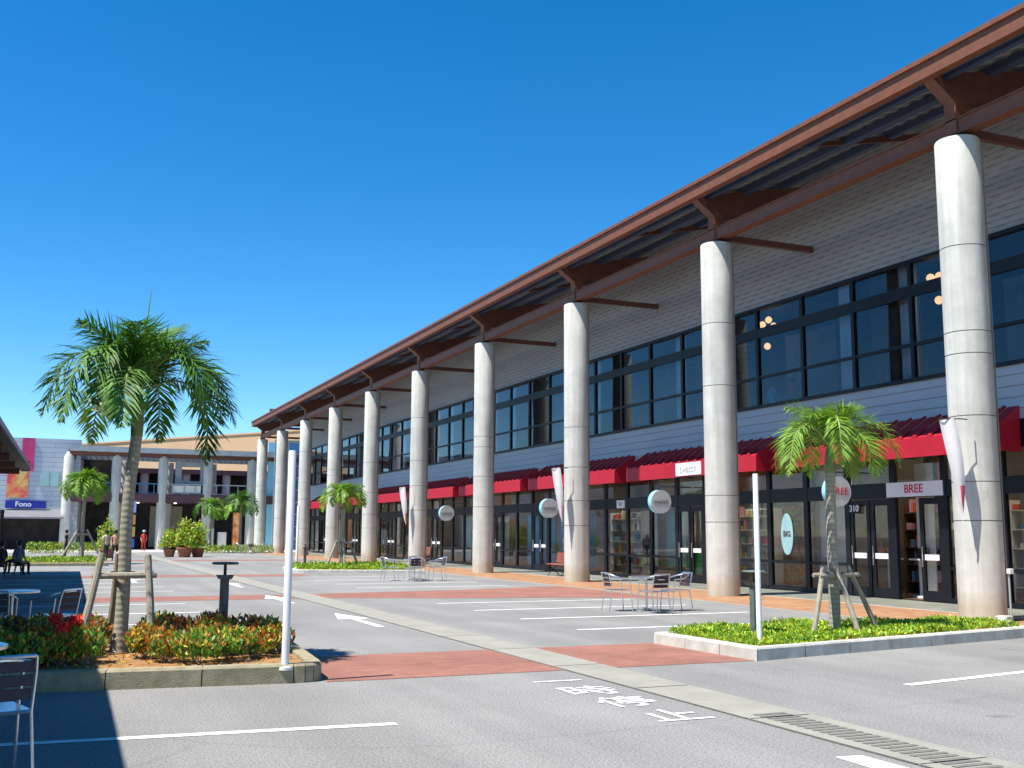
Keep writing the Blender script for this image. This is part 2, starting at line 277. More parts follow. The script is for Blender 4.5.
# ------------------------------------------------------------------ mesh helpers
class MB:
    def __init__(s): s.v = []; s.f = []; s.m = []
    def face(s, pts, mi=0):
        n = len(s.v); s.v += [tuple(p) for p in pts]; s.f.append(tuple(range(n, n+len(pts)))); s.m.append(mi)
    def box(s, x0, x1, y0, y1, z0, z1, mi=0, M4=None):
        P = [Vector((x, y, z)) for z in (z0, z1) for y in (y0, y1) for x in (x0, x1)]
        if M4: P = [M4 @ p for p in P]
        n = len(s.v); s.v += [tuple(p) for p in P]
        for q in ((0, 2, 3, 1), (4, 5, 7, 6), (0, 1, 5, 4), (2, 6, 7, 3), (0, 4, 6, 2), (1, 3, 7, 5)): s.f.append(tuple(n+i for i in q)); s.m.append(mi)
    def prism(s, poly, a, b, axis=1, mi=0):
        # poly: 2D points in the plane perpendicular to axis; extruded a..b along axis
        def P(p, t): return (t, p[0], p[1]) if axis == 0 else ((p[0], t, p[1]) if axis == 1 else (p[0], p[1], t))
        n = len(s.v); k = len(poly); s.v += [P(p, a) for p in poly]+[P(p, b) for p in poly]
        s.f.append(tuple(range(n, n+k))); s.f.append(tuple(range(n+2*k-1, n+k-1, -1))); s.m += [mi, mi]
        for i in range(k): s.f.append((n+i, n+k+i, n+k+(i+1) % k, n+(i+1) % k)); s.m.append(mi)
    def tube(s, pts, r, seg=8, mi=0, cap=True):
        pts = [Vector(p) for p in pts]; rs = r if isinstance(r, (list, tuple)) else [r]*len(pts)
        n = len(s.v); up = None
        for i, p in enumerate(pts):
            t = ((pts[min(i+1, len(pts)-1)]-pts[max(i-1, 0)])).normalized()
            if up is None: up = t.orthogonal().normalized()
            a = (up - t*up.dot(t)); a = a.normalized() if a.length > 1e-6 else t.orthogonal().normalized(); up = a; b = t.cross(a)
            for k in range(seg): s.v.append(tuple(p+(a*cos(2*pi*k/seg)+b*sin(2*pi*k/seg))*rs[i]))
        for i in range(len(pts)-1):
            for k in range(seg):
                s.f.append((n+i*seg+k, n+i*seg+(k+1) % seg, n+(i+1)*seg+(k+1) % seg, n+(i+1)*seg+k)); s.m.append(mi)
        if cap:
            s.f.append(tuple(n+k for k in range(seg-1, -1, -1))); s.f.append(tuple(n+(len(pts)-1)*seg+k for k in range(seg))); s.m += [mi, mi]
    def lathe(s, prof, cx=0, cy=0, seg=24, mis=None, mi=0):
        n = len(s.v)
        for (r, z) in prof:
            for k in range(seg): s.v.append((cx+r*cos(2*pi*k/seg), cy+r*sin(2*pi*k/seg), z))
        for i in range(len(prof)-1):
            for k in range(seg):
                s.f.append((n+i*seg+k, n+i*seg+(k+1) % seg, n+(i+1)*seg+(k+1) % seg, n+(i+1)*seg+k)); s.m.append(mis[i] if mis else mi)
        s.f.append(tuple(n+k for k in range(seg-1, -1, -1))); s.f.append(tuple(n+(len(prof)-1)*seg+k for k in range(seg))); s.m += [mi, mi]
    def build(s, name, mats, parent=None, smooth=False, bevel=0):
        me = bpy.data.meshes.new(name); me.from_pydata(s.v, [], s.f)
        mats = mats if isinstance(mats, (list, tuple)) else [mats]
        for m in mats: me.materials.append(M[m] if isinstance(m, str) else m)
        me.polygons.foreach_set('material_index', s.m)
        if smooth: me.polygons.foreach_set('use_smooth', [True]*len(s.f))
        me.update()
        o = bpy.data.objects.new(name, me); col.objects.link(o)
        if parent: o.parent = parent
        if smooth == 'auto' or smooth is True:
            try: me.set_sharp_from_angle(angle=radians(40))
            except Exception: pass
        if bevel:
            b = o.modifiers.new('bevel', 'BEVEL'); b.width = bevel; b.segments = 2; b.limit_method = 'ANGLE'
        return o
def tag(o, label=None, cat=None, group=None, kind=None):
    if label: o['label'] = label
    if cat: o['category'] = cat
    if group: o['group'] = group
    if kind: o['kind'] = kind
    return o
def empty(name, loc=(0, 0, 0), rz=0, label=None, cat=None, group=None):
    o = bpy.data.objects.new(name, None); col.objects.link(o); o.location = loc; o.rotation_euler = (0, 0, rz); o.empty_display_size = .2
    return tag(o, label, cat, group)
def copy_tree(o, parent=None):
    kids = [c for c in bpy.data.objects if c.parent == o]
    c = o.copy(); col.objects.link(c)
    if parent: c.parent = parent
    for k in kids: copy_tree(k, c)
    return c
def dup(o, loc, rz, label=None, scale=1, group=None):
    c = copy_tree(o); c.location = loc; c.rotation_euler = (0, 0, rz); c.scale = (scale,)*3
    if label: c['label'] = label
    if group: c['group'] = group
    return c
def text(name, body, size, mtl, M4, parent=None, extrude=.004, sx=1, bold=0, spacing=1.0):
    cu = bpy.data.curves.new(name, 'FONT'); cu.body = body; cu.size = size; cu.extrude = extrude; cu.offset = bold; cu.align_x = 'CENTER'; cu.align_y = 'CENTER'; cu.space_character = spacing
    o = bpy.data.objects.new(name, cu); col.objects.link(o)
    dg = bpy.context.evaluated_depsgraph_get(); dg.update()
    me = bpy.data.meshes.new_from_object(o.evaluated_get(dg)); col.objects.unlink(o); bpy.data.objects.remove(o)
    me.transform(Matrix.Diagonal((sx, 1, 1, 1))); me.transform(M4); me.materials.clear(); me.materials.append(M[mtl])
    o = bpy.data.objects.new(name, me); col.objects.link(o)
    if parent: o.parent = parent
    return o
def frameM(loc, x, y):
    x = Vector(x).normalized(); y = Vector(y).normalized(); z = x.cross(y)
    return Matrix(((x.x, y.x, z.x, loc[0]), (x.y, y.y, z.y, loc[1]), (x.z, y.z, z.z, loc[2]), (0, 0, 0, 1)))
def facing_negX(loc): return frameM(loc, (0, -1, 0), (0, 0, 1))
def facing_negY(loc): return frameM(loc, (1, 0, 0), (0, 0, 1))
rnd = random.uniform

# ================================================================== SETTING
g = MB(); g.face([(-1500, -60, 0), (1500, -60, 0), (1500, 3000, 0), (-1500, 3000, 0)]); tag(g.build('ground', 'asphalt'), kind='structure')
# brick crossings
b = MB()
for poly in ([(2.86, 11.6), (5.72, 11.6), (5.72, 14.0), (3.02, 14.0)], [(6.42, 11.6), (8.5, 11.6), (8.42, 14.0), (6.42, 14.0)],
             [(-30, 26.15), (5.72, 26.3), (5.72, 28.1), (-30, 27.95)], [(6.42, 26.3), (9.4, 25.3), (12.6, 24.6), (14.68, 23.3), (14.68, 30.2), (10.9, 28.9), (6.42, 28.2)],
             [(-30, 40), (5.72, 40), (5.72, 42), (-30, 42)], [(6.42, 39.8), (9.1, 39.6), (9.1, 41.6), (6.42, 41.9)],
             [(-30, 62), (14.68, 62), (14.68, 64.5), (-30, 64.5)]):
    b.face([(x, y, .004) for x, y in poly])
tag(b.build('brick_crossing', 'brick'), kind='structure')
# drain channel
d = MB()
y = -4
while y < 96:
    d.face([(5.72, y+.01, .005), (6.42, y+.01, .005), (6.42, y+1.98, .005), (5.72, y+1.98, .005)], 0); y += 2
for k in range(0, 62):   # slotted steel cover nearest the camera
    yy = 2.0+k*.1
    d.face([(5.9, yy, .009), (6.24, yy, .009), (6.24, yy+.06, .009), (5.9, yy+.06, .009)], 1)
d.face([(5.725, -4, .0095), (5.745, -4, .0095), (5.745, 96, .0095), (5.725, 96, .0095)], 1)
tag(d.build('drain_channel', ['drain', 'grate']), kind='structure')
# painted lines
p = MB()
def line(x0, y0, x1, y1, wd=.12, z=.0045):
    a = Vector((x0, y0, 0)); c = Vector((x1, y1, 0)); n = (c-a).normalized(); n = Vector((-n.y, n.x, 0))*wd/2
    p.face([(a-n)+Vector((0, 0, z)), (c-n)+Vector((0, 0, z)), (c+n)+Vector((0, 0, z)), (a+n)+Vector((0, 0, z))])
for y in (16.35, 18.75, 21.15, 23.5): line(8.3, y, 13.6, y+.1)
for y in (30.8, 33.3, 36.0, 38.7): line(8.35, y, 13.2, y+.1)
for y in (17.2, 19.8, 22.45, 25.2): line(-4.5, y, 2.9, y)
for y in (30.6, 33.1, 35.7, 38.3): line(-4.5, y, 3.2, y)
line(-4.8, 9.45, 2.8, 8.9); line(8.65, 9.15, 13.4, 9.95)
for y in (46, 48.6, 51.2): line(-4, y, 3, y)
tag(p.build('parking_lines', 'paint'), kind='structure')
p = MB()
for (x, y0, s) in ((5.35, 18.0, 1), (5.2, 24.6, 1), (5.3, 32.2, 1), (2.6, 36, 1)):
    p.face([(x-.07, y0, .0046), (x+.07, y0, .0046), (x+.07, y0+1.8, .0046), (x-.07, y0+1.8, .0046)])
    p.face([(x-.3, y0+1.8, .0046), (x+.3, y0+1.8, .0046), (x, y0+3.3, .0046)])
p.face([(5.36, 6.42, .0046), (5.58, 6.4, .0046), (5.6, 5.6, .0046), (5.3, 5.0, .0046)])
tag(p.build('road_arrows', 'paint'), kind='structure')
rootl = []
for ch, y, sx in (('一', 10.72, 1), ('時', 9.98, 1), ('停', 9.2, 1), ('止', 8.36, 1)):
    o = text('road_lettering', ch, .62, 'paint', Matrix.Translation((5.22, y, .0062)), extrude=0, sx=1.0, bold=.004)
    tag(o, kind='structure')
# pavement along the shops
pv = MB()
pv.face([(14.86, -6, .008), (17.7, -6, .008), (17.7, 96, .008), (14.86, 96, .008)], 0)
pv.face([(17.78, -6, .008), (20.4, -6, .008), (20.4, 96, .008), (17.78, 96, .008)], 1)
pv.face([(17.7, -6, .0085), (17.78, -6, .0085), (17.78, 96, .0085), (17.7, 96, .0085)], 2)
pv.box(14.7, 14.86, -6, 96, 0, .012, 3)
tag(pv.build('pavement', ['orange', 'tile', 'kerb_pale', 'drain']), kind='structure')
pv = MB(); pv.face([(-40, 87.5, .02), (40, 87.5, .02), (40, 130, .02), (-40, 130, .02)]); tag(pv.build('far_pavement', 'kerb_pale'), kind='structure')

# ================================================================== MAIN BUILDING
CX = 16.65; Y0 = 15.52; DY = 8.65; W = 20.0; YA = -4.0; YB = 91.0
B = empty('shopping_building', (W, 45, 0), 0, 'long two storey grey shopping hall with concrete columns, red-brown eaves and red awnings', 'building')
def bpart(mb, name, mats, parent=None, **k):
    o = mb.build(name, mats, None, **k); o.parent = parent or B
    if not parent: o.matrix_parent_inverse = Matrix.Translation((-W, -45, 0))
    return o
# siding: real lapped boards
def lapped(z0, z1, name, m, step=.26):
    s = MB(); z = z0
    while z < z1-1e-6:
        zt = min(z+step, z1)
        s.face([(W-.022, YB, z), (W-.022, YA, z), (W, YA, zt), (W, YB, zt)])
        s.face([(W+.0, YA, z), (W-.022, YA, z), (W-.022, YB, z), (W+.0, YB, z)])
        z = zt
    return bpart(s, name, m)
lapped(4.25, 5.5, 'wall', 'siding'); lapped(8.68, 12.2, 'upper_wall', 'siding_up', .15)
s = MB(); s.box(W+.05, W+.3, YA, YB, 8.75, 12.3); s.box(W+.05, 34, YA, YA+.3, 0, 12.3); s.box(W+.3, 34, YB-.3, YB, 0, 12.3); s.box(33.7, 34, YA+.3, YB-.3, 0, 12.3)
s.box(W+.05, W+.3, YA, YB, 4.25, 5.45)
bpart(s, 'structural_wall', 'interior')
s = MB(); s.box(W+.3, 33.7, YA+.3, YB-.3, 4.3, 5.2); bpart(s, 'floor_slab', 'interior')
s = MB(); s.box(W+.3, 33.7, YA+.3, YB-.3, 8.9, 9.0); bpart(s, 'ceiling', 'interior')
s = MB(); s.box(24.6, 24.8, YA+.3, YB-.3, 0, 4.3); bpart(s, 'back_wall', 'interior')
s = MB(); s.box(28.6, 28.8, YA+.3, YB-.3, 5.2, 8.9); bpart(s, 'upper_back_wall', 'interior')
s = MB(); s.face([(W+.06, YA, .03), (24.6, YA, .03), (24.6, YB, .03), (W+.06, YB, .03)]); bpart(s, 'shop_floor', 'timber')
for n in range(-2, 9):
    yy = Y0+n*DY+.72
    if yy > YA+1: s = MB(); s.box(W+.35, 24.6, yy-.08, yy+.08, .03, 4.3); bpart(s, 'shop_partition', 'interior')
M['lit'] = plain('lit_shop_lamp', (1, .86, .66), .5, 0, 22)
for n in range(-2, 8):
    for j in range(2):
        yy = Y0+n*DY+2.8+j*4.2
        if yy > YA+1.5:
            s = MB(); s.box(W+1.5, W+1.7, yy-.6, yy+.6, 4.16, 4.2); bpart(s, 'shop_ceiling_lamp', 'lit')
# roof
def zdeck(x): return 10.98+.27*(x-15.92)
s = MB(); k = 0; y = YA; pitch = .4
while y < 94.2:
    for (a, b_, da, db) in ((0, .12, 0, 0), (.12, .17, 0, .07), (.17, .35, .07, .07), (.35, .4, .07, 0)):
        s.face([(16.26, y+b_, zdeck(16.26)+db), (16.26, y+a, zdeck(16.26)+da), (34.4, y+a, zdeck(34.4)+da), (34.4, y+b_, zdeck(34.4)+db)])
    y += pitch
s.face([(16.26, YA, zdeck(16.26)+.14), (16.26, 94.2, zdeck(16.26)+.14), (34.4, 94.2, zdeck(34.4)+.14), (34.4, YA, zdeck(34.4)+.14)])
bpart(s, 'roof', 'deck')
s = MB(); s.box(15.78, 15.9, YA, 94.3, 10.87, 11.17); s.box(15.72, 15.98, YA, 94.3, 11.17, 11.27); s.box(15.75, 15.94, YA, 94.3, 10.83, 10.87)
bpart(s, 'fascia', 'rust')
s = MB(); s.box(15.9, 17.3, 94.2, 94.32, 10.8, 11.3); s.box(17.3, 22, 94.2, 94.32, 11.0, 12.5); bpart(s, 'end_fascia', 'rust')
s = MB(); s.box(16.2, 16.25, YA, 94.2, 10.98, 11.24); s.box(16.32, 16.46, YA, 94, 10.93, 11.06); s.box(17.5, 17.72, YA, 94, 11.22, 11.38); s.box(18.9, 19.05, YA, 94, 11.58, 11.76); bpart(s, 'purlin', 'navy')
s = MB(); s.box(CX-.11, CX+.11, YA, 94, 9.78, 10.06); s.box(CX-.15, CX+.15, YA, 94, 10.06, 10.09); s.box(CX-.15, CX+.15, YA, 94, 9.75, 9.78); bpart(s, 'eaves_beam', 'rust')
grooves_all = [1.9, 2.68, 3.92, 5.2, 5.62, 7.3]
for n in range(-1, 10):
    yc = Y0+n*DY; rg = random.Random(n+50)
    gr = sorted(rg.sample(grooves_all, 4) if n > 0 else grooves_all[:])
    prof = [(.44, 0)]; mis = []
    for z in gr:
        z += rg.uniform(-.06, .06)
        prof += [(.44, z), (.431, z+.004), (.431, z+.016), (.44, z+.02)]; mis += [0, 1, 1, 1]
    prof += [(.44, 9.61), (.42, 9.65)]; mis += [0, 0]
    c = MB(); c.lathe([(r, z) for r, z in prof], 0, 0, 40, mis)
    o = bpart(c, 'column', ['col', 'joint'], smooth=True)
    # columns carry their own origin at their base
    o.data.transform(Matrix.Translation((0, 0, 0))); o.matrix_parent_inverse = Matrix(); o.location = (CX-W, yc-45, 0)
    c = MB(); c.tube([(.3, -.35, .3), (.3, -.35, 9.5)], .018, 6); bpart(c, 'conduit', 'joint', o)
    c = MB(); c.box(-.15, .15, -.15, .15, 9.652, 10.55); c.box(-.24, .24, -.24, .24, 9.652, 9.68); bpart(c, 'post', 'rust', o)
    # tapered rafter in X, from the fascia over the post to the wall
    c = MB(); t = .07
    poly = [(-.75, 10.90), (-.1, 10.42), (.3, 10.40), (1.2, 10.62), (3.33, 11.35), (3.33, 11.80), (-.72, 10.98)]
    c.prism([(x, z) for x, z in poly], -t, t, 1)
    c.prism([(-.75, 10.88), (-.1, 10.40), (.3, 10.38), (1.2, 10.6), (3.33, 11.33), (3.33, 11.35), (1.2, 10.62), (.3, 10.40), (-.1, 10.42), (-.75, 10.90)], -.14, .14, 1)
    bpart(c, 'rafter', 'rustdark', o)
    c = MB(); c.box(.12, 3.33, -.07, .07, 9.80, 9.97); bpart(c, 'brace', 'rustdark', o)
for n in range(-1, 9):
    yc = Y0+(n+.5)*DY; s = MB(); s.prism([(15.92, 10.88), (20, 11.74), (20, 11.90), (15.92, 10.97)], yc-.05, yc+.05, 1); bpart(s, 'intermediate_rafter', 'rustdark')

# upper windows
PW = 2.1625; YM = 20.39 - 11*PW
def upper_window(i):
    y0 = YM+i*PW; y1 = y0+PW; ph = i % 4
    f = MB()
    f.box(W-.06, W+.05, y0-.06, y0+.06, 5.5, 8.68)
    for z0, z1, dx in ((5.5, 5.6, -.07), (6.42, 6.5, -.05), (7.7, 8.0, -.055), (8.58, 8.68, -.07)): f.box(W+dx, W+.045, y0+.06, y1-.06, z0, z1)
    o = bpart(f, 'window', 'frame')
    gmb = MB()
    for z0, z1 in ((5.6, 6.42), (6.5, 7.7), (8.0, 8.58)): gmb.face([(W, y1-.06, z0), (W, y0+.06, z0), (W, y0+.06, z1), (W, y1-.06, z1)])
    q = gmb.build('pane', M['glass_up']); q.parent = o
    return o
nwin = int((YB-.3-YM)/PW)
for i in range(0, nwin):
    upper_window(i)
s = MB(); s.box(W-.05, W+.05, YM+nwin*PW-.06, YB, 5.5, 8.68); s.box(W-.05, W+.05, YA, YM-.06, 5.5, 8.68)
bpart(s, 'window_end_panel', 'siding')
s = MB(); s2 = MB(); s3 = MB()
for n in range(-1, 9):
    yy = Y0+n*DY
    s.box(W+.35, W+1.2, yy+5.75, yy+6.75, 5.2, 8.9)
    s2.box(W+.3, W+.36, yy+7.3, yy+7.95, 5.5, 8.7); s2.box(W+.3, W+.36, yy+5.0, yy+5.6, 5.5, 8.7)
    s3.box(W+1.6, W+1.66, yy+1.0, yy+3.4, 5.2, 8.0)
bpart(s, 'interior_pillar', 'timber'); bpart(s2, 'curtain', 'curtain'); bpart(s3, 'room_divider', 'interior')

# awnings
AX = 19.1
def awning(y0, y1):
    a = MB(); zt, zb, zk = 3.97, 3.50, 4.55
    a.face([(AX, y1, zb), (AX, y0, zb), (AX, y0, zt), (AX, y1, zt)])
    a.face([(AX+.02, y0, zb), (AX+.02, y1, zb), (AX+.02, y1, zt), (AX+.02, y0, zt)])
    a.face([(AX, y1, zb), (AX+.02, y1, zb), (AX+.02, y0, zb), (AX, y0, zb)])
    y = y0; k = 0; n = int(round((y1-y0)/.5)); p = (y1-y0)/n
    for j in range(n):
        ya = y0+j*p
        for (u, v, hu, hv) in ((0, .30, 0, 0), (.36, .39, 0, .045), (.39, .47, .045, .045), (.47, .5, .045, 0)):
            u *= p/.5; v *= p/.5
            a.face([(AX, ya+v, zt+hv), (AX, ya+u, zt+hu), (W-.02, ya+u, zk+hu), (W-.02, ya+v, zk+hv)])
        a.face([(AX, ya+.47*p/.5, zt), (AX, ya+.39*p/.5, zt), (AX, ya+.39*p/.5, zt+.045), (AX, ya+.47*p/.5, zt+.045)])
    for yy in (y0, y1): a.face([(AX, yy, zb), (W-.02, yy, zb), (W-.02, yy, zk), (AX, yy, zt)])
    for yy in (y0, y1-.02): a.face([(AX+.02, yy+.01, zb), (W-.03, yy+.01, zb), (W-.03, yy+.01, zk-.02), (AX+.02, yy+.01, zt-.01)])
    o = bpart(a, 'awning', 'awning')
    r = MB(); yy = y0+.15
    while yy < y1: r.box(AX+.04, W-.04, yy, yy+.03, 3.52, 3.55); yy += 1.5
    q = r.build('awning_arm', M['black']); q.parent = o
for n in range(0, 8):
    r = 17.27+n*8.65
    y0 = max(r, YA+.1); y1 = r+7.75
    awning(y0, y1)

# shopfronts
MP = 1.73; SY = 24.79-16*MP
ndoor = 0
def shop_window(y0, y1):
    f = MB(); f.box(W-.05, W+.06, y0-.09, y0+.09, .01, 4.25)
    for z0, z1, dx in ((.01, .14, -.06), (.80, .88, -.03), (2.58, 2.98, -.04), (3.62, 4.25, -.045)): f.box(W+dx, W+.05, y0+.09, y1-.09, z0, z1)
    o = bpart(f, 'shop_window', 'frame')
    q = MB()
    for z0, z1 in ((.14, .80), (.88, 2.58), (2.98, 3.62)): q.face([(W, y1-.09, z0), (W, y0+.09, z0), (W, y0+.09, z1), (W, y1-.09, z1)])
    q = q.build('pane', M['glass']); q.parent = o
def door_bay(y0, y1, opened=False):
    f = MB(); f.box(W-.05, W+.06, y0-.09, y0+.09, .01, 4.25)
    for z0, z1, dx in ((2.58, 2.98, -.04), (3.62, 4.25, -.045)): f.box(W+dx, W+.05, y0+.09, y1-.09, z0, z1)
    o = bpart(f, 'door_frame', 'frame')
    q = MB(); q.face([(W, y1-.09, 2.98), (W, y0+.09, 2.98), (W, y0+.09, 3.62), (W, y1-.09, 3.62)]); q = q.build('pane', M['glass']); q.parent = o
    a, e = y0+.1, y1-.1; m = (a+e)/2
    leaves = [(a, m-.02), (m+.02, e)] if not opened else [(a, m-.02)]
    for (u, v) in leaves:
        f = MB(); f.box(W-.03, W+.03, u, u+.12, .03, 2.56); f.box(W-.03, W+.03, v-.12, v, .03, 2.56); f.box(W-.028, W+.028, u+.12, v-.12, .03, .28); f.box(W-.028, W+.028, u+.12, v-.12, 2.4, 2.56)
        d = bpart(f, 'door', 'frame')
        q = MB(); q.face([(W, v-.12, .28), (W, u+.12, .28), (W, u+.12, 2.4), (W, v-.12, 2.4)]); q = q.build('pane', M['glass']); q.parent = d
        q = MB(); q.box(W-.045, W-.031, u+.14, v-.14, 1.02, 1.16); q = q.build('door_sticker', M['white']); q.parent = d
        q = MB(); q.tube([(W-.07, v-.08, .85), (W-.07, v-.08, 1.35)], .014, 6); q = q.build('handle', M['alu']); q.parent = d
i = 0
while True:
    y0 = SY+i*MP; y1 = y0+MP
    if y1 > YB-.2: break
    k = (i-16) % 5
    if i in (13,): door_bay(y0, y1, True)
    elif i in (14,): door_bay(y0, y1)
    elif i > 16 and (i-19) % 5 == 0: door_bay(y0, y1)
    elif i > 24 and (i-26) % 10 == 0: door_bay(y0, y1)
    else: shop_window(y0, y1)
    i += 1

# ================================================================== SIGNS ON THE HALL
def panel_sign(name, label, y0, y1, z0, z1, x, txt, ink, size, bold=.01):
    r = empty(name, (x, (y0+y1)/2, z0), 0, label, 'sign'); hw = (y1-y0)/2
    q = MB(); q.box(0, .03, -hw, hw, 0, z1-z0); q.build('panel', 'white', r)
    text('lettering', txt, size, ink, facing_negX((-.006, 0, (z1-z0)/2)), r, bold=bold)
panel_sign('shop_sign', 'white sign with red BREE lettering over the open shop door', 19.6, 21.5, 2.60, 2.97, W-.08, 'BREE', 'redink', .3, .003)
panel_sign('shop_sign', 'white swatch sign on the front of the red awning between second and third columns', 28.8, 30.3, 3.54, 3.96, AX-.035, 'swatch', 'greyink', .36, .0)
panel_sign('number_sign', 'small white sign 311 beside the swatch shop window', 35.3, 35.9, 2.6, 2.9, W-.08, '311', 'darkink', .2, .0)
r = empty('number_sign', (W-.07, 22.75, 2.33), 0, 'pale shop number 310 on the door header beside the BREE door', 'number')
q = MB(); q.box(.0, .02, -.24, .24, -.13, .13); q.build('plate', 'frame', r)
text('lettering', '310', .24, 'whiteink', facing_negX((-.004, 0, 0)), r, bold=.004)
def round_sign(x, y, z, txt, ink, label, size, rad=.39):
    r = empty('round_sign', (x, y, z), 0, label, 'sign')
    q = MB(); q.lathe([(rad, -.11), (rad, .11)], 0, 0, 40); o = q.build('rim', 'cyan', r); o.rotation_euler = (pi/2, 0, 0)
    q = MB(); q.lathe([(rad-.005, 0), (rad-.005, .006)], 0, 0, 40); o = q.build('face', 'signface', r); o.rotation_euler = (pi/2, 0, 0); o.location = (0, -.111, 0)
    q = MB(); q.tube([(0, 0, rad-.02), (0, 0, rad+.12), (W-x-.07, 0, rad+.12)], .022, 8); q.build('bracket', 'black', r)
    text('lettering', txt, size, ink, facing_negY((0, -.124, 0)), r, bold=.0)
round_sign(18.8, 22.1, 2.75, 'BREE', 'redink', 'round BREE sign with red letters behind the right palm', .27)
round_sign(18.7, 30.75, 2.70, 'swatch', 'darkink', 'round swatch sign hung left of the second column', .2)
round_sign(18.7, 39.4, 2.66, 'swatch', 'darkink', 'round sign hanging right beside the white flag of the third column', .2)
round_sign(18.7, 51.7, 2.64, 'swatch', 'darkink', 'farthest round sign, between the fourth and fifth columns', .2)
def flag(n, label, hue):
    yc = Y0+n*DY
    r = empty('column_flag', (CX-.68, yc-.12, 3.8), -.5, label, 'flag', None)
    q = MB(); rows = 16; pts = []
    for i in range(rows+1):
        t = i/rows; z = .02-t*1.95-.05*sin(t*pi)
        xl = -.30+.36*t**1.1; xr = .0+.10*sin(t*pi*.9)+.02*t
        if t > .8: xl = xl*(1-(t-.8)/.2)+xr*(t-.8)/.2
        pts.append([(xl+(xr-xl)*k/6, -.24-.05*sin(t*4)+.028*sin(k*1.0+t*2.0)*(1-t*.5), z+.04*(k/6)*(1-t)) for k in range(7)])
    me = [p_ for rw in pts for p_ in rw]; q.v = me
    for i in range(rows):
        for k in range(6): q.f.append(((i+1)*7+k, (i+1)*7+k+1, i*7+k+1, i*7+k)); q.m.append(1 if i > 9 and k > 2 else 0)
    o = q.build('cloth', ['flagwhite', hue], r, smooth=True)
    q = MB(); q.tube([(-.30, -.25, .045), (.1, -.25, .045), (.26, -.12, .045)], .012, 6); q.build('arm', 'black', r)
M['flagwhite'] = mat('flag_white', (.8, .77, .76), .8, 0, .06, 3, trans=.2)
M['flagpink'] = plain('flag_pink', (.75, .12, .2), .7); M['flagorange'] = plain('flag_orange', (.8, .2, .08), .7); M['flagrose'] = plain('flag_rose', (.75, .5, .5), .7)
flag(0, 'white and pink pointed flag on the nearest column', 'flagpink')
flag(2, 'white and rose pointed flag on the third column', 'flagrose')
flag(4, 'white and orange pointed flag on the fifth column', 'flagorange')

# ================================================================== THINGS IN THE SHOP WINDOWS
def panel_in(name, label, cat, y0, y1, z0, z1, m, x=W+.45, th=.03):
    q = MB(); q.box(0, th, -(y1-y0)/2, (y1-y0)/2, 0, z1-z0); o = q.build(name, m); o.location = (x, (y0+y1)/2, z0); return tag(o, label, cat)
M['blueboard'] = mat('blue_display', (.14, .42, .68), .6, 0, .15, 2); M['paleboard'] = mat('pale_display', (.62, .6, .42), .7, 0, .1, 2)
M['aqua'] = mat('aqua_display', (.3, .5, .52), .6, 0, .1, 2); M['green'] = mat('green_poster', (.02, .38, .1), .6, 0, .2, 3)
panel_in('window_curtain', 'tall white curtain in the window behind the right palm', 'curtain', 23.25, 24.6, .1, 3.6, 'curtain', W+.3)
panel_in('display_wall', 'cream wall panel just inside the BREE door', 'panel', 20.9, 21.5, .05, 3.5, 'curtain', W+.9)
panel_in('floral_screen', 'floral patterned screen in the window right of the second column', 'screen', 24.95, 26.4, .15, 2.5, 'flower_panel', W+.35)
panel_in('orange_bulkhead', 'long orange wall panel above the floral screen window', 'panel', 24.95, 30.8, 2.9, 3.7, 'orangewall', W+1.2)
panel_in('orange_bulkhead', 'orange wall panel above the BREE doorway', 'panel', 19.6, 21.4, 2.9, 3.7, 'orangewall', W+1.6)
panel_in('cream_bulkhead', 'cream wall panel above the 310 door', 'panel', 21.7, 24.2, 2.9, 3.7, 'buff', W+1.4)
panel_in('display_backdrop', 'pale yellow display panel in the swatch shop window', 'panel', 33.55, 35.0, .5, 2.5, 'paleboard')
panel_in('display_backdrop', 'aqua display panel in the window by the round swatch sign', 'panel', 31.9, 33.2, .5, 2.5, 'aqua')
panel_in('green_poster', 'green poster at the foot of the swatch shop door', 'poster', 30.2, 31.2, .3, .98, 'green', W+.1, .01)
for y0, lb in ((38.7, 'blue display panel in the window right beside the third column'), (40.45, 'blue display panel in the middle window between third and fourth columns'), (42.2, 'blue display panel hung with clothes near the fourth column'), (43.95, 'narrow blue display panel left of the clothes display')):
    panel_in('display_backdrop', lb, 'panel', y0, y0+1.45, .2, 2.5, 'blueboard')
panel_in('display_backdrop', 'blue-grey display panel in the far window left of the fifth column', 'panel', 52.6, 54.0, .2, 2.5, 'aqua')
panel_in('display_backdrop', 'grey display panel in the far window by the red bench', 'panel', 47.6, 48.9, .2, 2.5, 'signface')
# oval sticker with letters
r = empty('oval_sticker', (W-.02, 25.7, 1.65), 0, 'pale blue oval sticker on the floral window', 'sticker')
q = MB(); q.lathe([(.45, 0), (.45, .006)], 0, 0, 32); o = q.build('disc', 'aqua', r); o.rotation_euler = (0, -pi/2, 0); o.scale = (1.35, .62, 1)
text('lettering', 'BIG', .22, 'darkink', facing_negX((-.012, 0, 0)), r, bold=.006)
def handbag(x, y, z, m, label, s=1):
    r = empty('handbag', (x, y, z), 0, label, 'handbag'); r.scale = (s, s, s)
    q = MB(); q.prism([(-.2, 0), (.2, 0), (.16, .3), (-.16, .3)], -.07, .07, 0); q.build('bag', m, r, bevel=.02)
    q = MB(); q.tube([(0, .1*cos(a), .3+.2*sin(a)) for a in [pi*k/8 for k in range(9)]], .012, 6); q.build('handle', m, r)
M['bagblue'] = plain('bag_blue', (.03, .13, .6), .5); M['bagorange'] = plain('bag_orange', (.75, .25, .05), .5)
